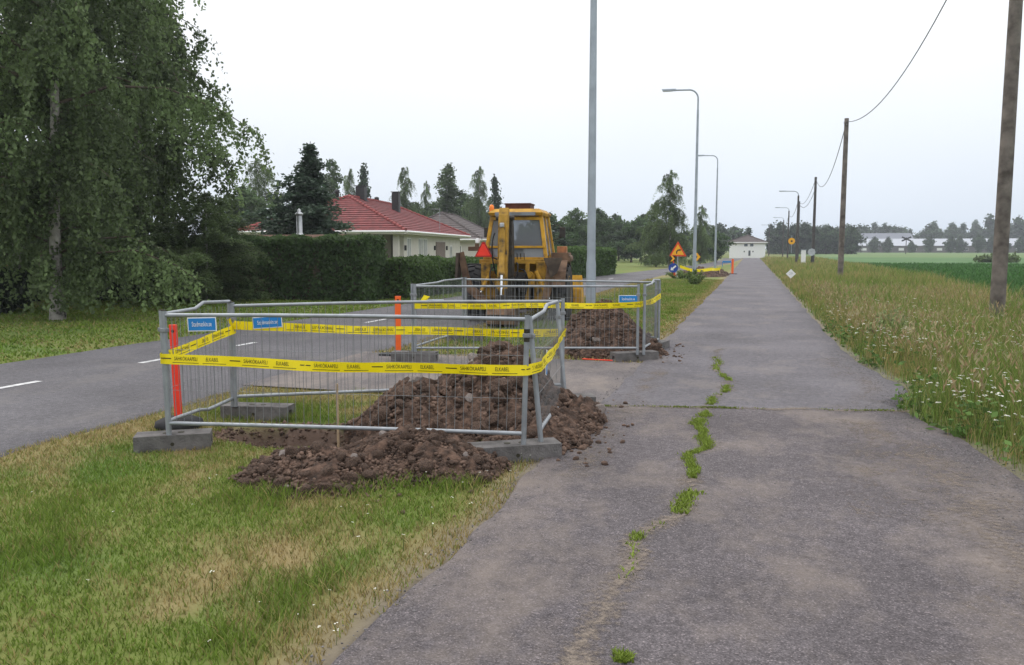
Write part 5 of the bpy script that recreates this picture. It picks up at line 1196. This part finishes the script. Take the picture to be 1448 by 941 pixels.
tree('birch_tree', 'big weeping birch next to the tall hedge, pale trunk in deep shade', 'birchB', -19.0, 22.0, 16.5, 1.2, .90)
tree('birch_tree', 'big birch at the back of the lawn between the two front birches', 'birchA', -21.4, 19.6, 16, 2.5, .95)
tree('birch_tree', 'bushy low birch beside the end of the tall hedge', 'birchA', -16.0, 21.2, 3.5, .7, 2.5)
tree('spruce_tree', 'dark spruce standing in front of the red roof', 'spruce', -18.4, 31.2, 6.3, 0, 1.55)
G1 = 'trees behind the bungalow'
for lb, k, px, Y, h, wd in (
    ('loose birch between the big birches and the dark spruce', 'birchA', 372, 62, 9.6, 1.1), ('bushy birch low behind the dark spruce', 'birchE', 345, 55, 6.6, 1.3), ('slim birch rising right behind the dark spruce', 'birchD', 472, 78, 11.2, .9),
    ('slim birch between the black chimneys', 'birchB', 497, 84, 10.9, .62), ('dark spruce top between the black chimneys', 'spruceFar', 516, 88, 11.6, .9), ('full birch past the last black chimney', 'birchA', 572, 90, 11.6, .75),
    ('thin sparse birch above the red roof slope', 'birchB', 604, 96, 10.4, .5), ('broad birch over the low end of the red roof', 'birchD', 634, 92, 11.8, 1.2), ('birch over the grey brown roof', 'birchB', 678, 98, 12.2, .72),
    ('dark spruce beside the digger beacon', 'spruceFar', 703, 104, 11.4, .8), ('dark bush between the red and the grey roof', 'oval', 612, 100, 6.6, 1.2), ('rounded dark tree behind the grey brown roof', 'oval2', 650, 108, 7.4, 1.3),
    ('leafy tree filling in below the first black chimney', 'oval', 538, 96, 7.4, 1.1), ('leafy tree low behind the red roof slope', 'birchE', 590, 102, 8.0, 1.1), ('broad tree between the two roofs', 'birchE', 655, 106, 9.4, 1.0), ('soft birch beside the digger roof box', 'birchA', 694, 112, 9.4, 1.0),
    ('bushy tree right behind the digger cab', 'oval', 780, 86, 5.6, 1.1), ('round tree behind the tall clipped hedge', 'birchE', 812, 92, 6.4, 1.), ('round tree over the end of the clipped hedge', 'birchE', 846, 104, 7., 1.), ('dark conical shrub at the digger exhaust', 'farColumn', 794, 66, 2.9, 1.2),
    ('dark round tree on the open lawn past the hedge end', 'oval2', 874, 112, 6.4, 1.1), ('wide tree behind the loose tall birch', 'oval', 905, 116, 6.6, 1.2), ('low dark tree between hedge end and tall birch', 'oval2', 892, 100, 5.2, 1.2), ('low leafy tree behind the hedge middle', 'oval', 828, 110, 5.6, 1.3)):
    yw = R(16.297); xx_ = (px - 724) / 1150; X = Y * (xx_ * math.cos(yw) - math.sin(yw)) / (xx_ * math.sin(yw) + math.cos(yw))
    tree('background_tree', lb, k, X, Y, h, rnd.random() * 6, wd, G1)
tree('birch_tree', 'tall loose birch at the bend behind the warning sign', 'birchB', -7.1, 75, 8.9, .4, .95)
tree('birch_tree', 'low leafy birch filling the foot of the tall one at the bend', 'birchA', -8.5, 77, 6.0, 2, 1.25)
tree('birch_tree', 'dark oval birch left of the third lamp post', 'birchB', -5.3, 92, 6.6, 3, .85)
tree('birch_tree', 'low round tree at the foot of the third lamp post', 'oval', -3.9, 100, 3.9, 3, 1.)
for k, (X, Y, h) in enumerate(((-7, 160, 4.6), (-9.5, 165, 4.2), (-12, 158, 5.0))):
    tree('background_tree', 'low hazy tree left of the white house', 'farOval', X, Y, h, k, 1.0, 'low trees beside the white house')
# far wood across the field
G2 = 'far wood across the field'
for i in range(92):
    X = 18 + i * 1.95 + rnd.uniform(-1, 1); Y = 440 + rnd.uniform(-8, 50); k = rnd.choice(['farOval', 'farOval', 'farSpruce', 'farSpruce'])
    hh = rnd.uniform(10, 13.6) * (1.2 if 105 < X < 135 else 1.) * (1.1 if k == 'farSpruce' else 1.)
    tree('far_tree', 'dark tree in the long wood behind the barns' if k == 'farOval' else 'dark spruce in the long wood behind the barns', k, X, Y, hh, rnd.random() * 6, rnd.uniform(.9, 1.3), G2 + (' spruces' if k == 'farSpruce' else ' broadleaf'))
for i, X in enumerate((47, 52, 61, 67, 74, 78, 83, 88, 93, 97, 102, 109, 116, 121, 126, 133)):
    tree('far_tree', 'rounded tree standing in front of the pale barns', 'farOval', X, 352 + rnd.uniform(-4, 4), rnd.uniform(4.6, 7.6), rnd.random() * 6, .85, 'round trees before the barns')
for i in range(13):
    tree('far_tree', 'dark slender tree in the row beside the lamp poles', 'farColumn', 5.2 + i * 1.05 + rnd.uniform(-.3, .3), 255 + rnd.uniform(-6, 6), rnd.uniform(7, 9.4), rnd.random() * 6, rnd.uniform(.9, 1.4), 'slender tree row by the lamp poles')
for i in range(10):
    tree('far_tree', 'broad dark tree of the clump between slender row and pale barn', 'farOval', 18 + i * 1.15, 262 + rnd.uniform(-5, 9), rnd.uniform(6.2, 8.6), rnd.random() * 6, .85, 'broad clump by the slender row')
for i in range(26):
    tree('far_tree', 'far dark tree closing the view past the bend', rnd.choice(['farOval', 'farSpruce']), -120 + i * 4.8 + rnd.uniform(-2, 2), 235 + rnd.uniform(-14, 18), rnd.uniform(6.2, 9), rnd.random() * 6, 1.2, 'far trees past the bend')
def hedge(label, a, b, wd, h, n, colr, lsize, seed):
    a, b = Vector(a + (0,)), Vector(b + (0,)); L = (b - a).length; rz = math.atan2((b - a).y, (b - a).x); t = thing('clipped_hedge', label, 'hedge', a, rz)
    r_ = np.random.RandomState(seed)
    MB().box((L / 2, 0, h * .47), (L - .25, wd - .30, h * .93)).build('branches', M['bark'], t)
    aw = [L * wd, 2 * L * h, 2 * wd * h]; tot = sum(aw); P = []
    for k, ar_ in enumerate(aw):
        m_ = int(n * ar_ / tot); u, v = r_.rand(m_), r_.rand(m_)
        if k == 0: p = np.stack([u * L, (v - .5) * wd, np.full(m_, h)], 1)
        elif k == 1: p = np.stack([u * L, np.where(r_.rand(m_) < .5, -.5, .5) * wd, v * h], 1)
        else: p = np.stack([np.where(r_.rand(m_) < .5, 0, 1.) * L, (u - .5) * wd, v * h], 1)
        P.append(p)
    P = np.concatenate(P); dp = (fbm(P[:, 0] + P[:, 1] * .7, P[:, 2] + P[:, 1], 1.6, seed, 4) - .5) * .44 - np.abs(r_.randn(len(P))) * .07
    c = np.array((L / 2, 0, h / 2)); nrm = np.stack([np.where(np.minimum(P[:, 0], L - P[:, 0]) < .01, np.sign(P[:, 0] - L / 2), 0), np.where(np.abs(P[:, 1]) > wd / 2 - .01, np.sign(P[:, 1]), 0), np.where(P[:, 2] > h - .01, 1., 0)], 1)
    P = P + nrm * dp[:, None]
    # rounded shoulders
    ex = np.clip(np.abs(P[:, 1]) - (wd / 2 - .25), 0, .25); P[:, 2] -= np.where(P[:, 2] > h - .35, ex ** 2 * 1.6, 0)
    C = np.array(colr) * (.6 + .55 * r_.rand(len(P)) + .5 * (fbm(P[:, 0], P[:, 2], 2.5, seed + 3) - .5))[:, None]
    link('foliage', leaves_mesh('foliage', P, lsize, C, -.6, 2.0), t); return t
hedge('tall dark clipped hedge behind the birch lawn, ending at the road corner', (-11.6, 23.9), (-25, 23.9), 1.5, 2.02, 60000, (.078, .132, .046), .075, 5)
hedge('low green clipped hedge along the road in front of the bungalow', (-11.35, 24.8), (-10.5, 37.5), 1.2, 1.27, 34000, (.082, .140, .040), .075, 6)
hedge('taller rounded green hedge along the road past the digger', (-10.3, 38.5), (-9.05, 53), 1.3, 1.66, 30000, (.085, .150, .040), .085, 7)

# shrubs and loose plants
def bush(name, label, x, y, h, w_, n, colr, ls, seed, cat='shrub', stems=14, fuzzy=.18):
    r_ = np.random.RandomState(seed); t = thing(name, label, cat, (x, y, float(gh(x, y)))); m_ = MB(); P = []; D = []
    for i in range(stems):
        a = r_.rand() * 6.283; rr = w_ * math.sqrt(r_.rand()); hh = h * (.55 + .45 * r_.rand()) * (1 - .35 * rr / w_); e_ = (rr * math.cos(a), rr * math.sin(a), hh); m_.tube([(e_[0] * .25, e_[1] * .25, -.05), (e_[0] * .7, e_[1] * .7, hh * .6), e_], [.008, .006, .003], 4)
        s_ = r_.rand(n // stems) ** .7; p = np.stack([e_[0] * (.25 + .75 * s_), e_[1] * (.25 + .75 * s_), hh * s_], 1) + r_.randn(len(s_), 3) * ls * fuzzy * 5; P.append(p)
    P = np.concatenate(P); P[:, 2] = np.abs(P[:, 2]) + .01
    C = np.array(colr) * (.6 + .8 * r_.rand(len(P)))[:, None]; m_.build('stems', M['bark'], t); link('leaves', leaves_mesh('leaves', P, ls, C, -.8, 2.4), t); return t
bush('mugwort_plant', 'pale grey green bushy weed at the path edge among the flowers', 2.35, 15.3, .78, .42, 1500, (.25, .31, .13), .030, 21, stems=22)
bush('leafy_weed', 'bushy tall grass and weeds around the second lamp post foot', -2.5, 38.9, .75, .75, 1600, (.13, .185, .05), .045, 22)
bush('leafy_weed', 'tuft of weeds at the foot of the blue arrow sign', -3.75, 46.2, .5, .8, 1200, (.13, .185, .05), .045, 23)
bush('porch_shrub', 'dark reddish shrub in front of the bungalow porch', -20.6, 43.2, 1.9, 1.3, 2600, (.06, .045, .04), .10, 25)
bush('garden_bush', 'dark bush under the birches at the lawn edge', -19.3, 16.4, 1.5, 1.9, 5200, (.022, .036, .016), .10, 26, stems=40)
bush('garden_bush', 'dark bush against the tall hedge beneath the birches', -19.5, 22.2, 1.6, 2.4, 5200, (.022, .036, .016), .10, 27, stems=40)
bush('far_bush', 'low olive bush lying in the green field', 27.6, 108, 0.9, 2.5, 2200, (.10, .14, .05), .2, 28, cat='bush', stems=40)

# ------------------------------------------------------------------ damp summer air
HZ = bpy.data.materials.new('haze_air'); HZ.use_nodes = True; t_ = HZ.node_tree; t_.nodes.clear()
oo = t_.nodes.new('ShaderNodeOutputMaterial'); pv = t_.nodes.new('ShaderNodeVolumePrincipled'); pv.inputs['Color'].default_value = (.88, .93, 1, 1); pv.inputs['Density'].default_value = .00055; pv.inputs['Anisotropy'].default_value = 0.
t_.links.new(pv.outputs[0], oo.inputs['Volume'])
hz = MB().box((0, 2470, 8.), (6200, 5300, 20.)).build('haze', HZ); hz['kind'] = 'stuff'
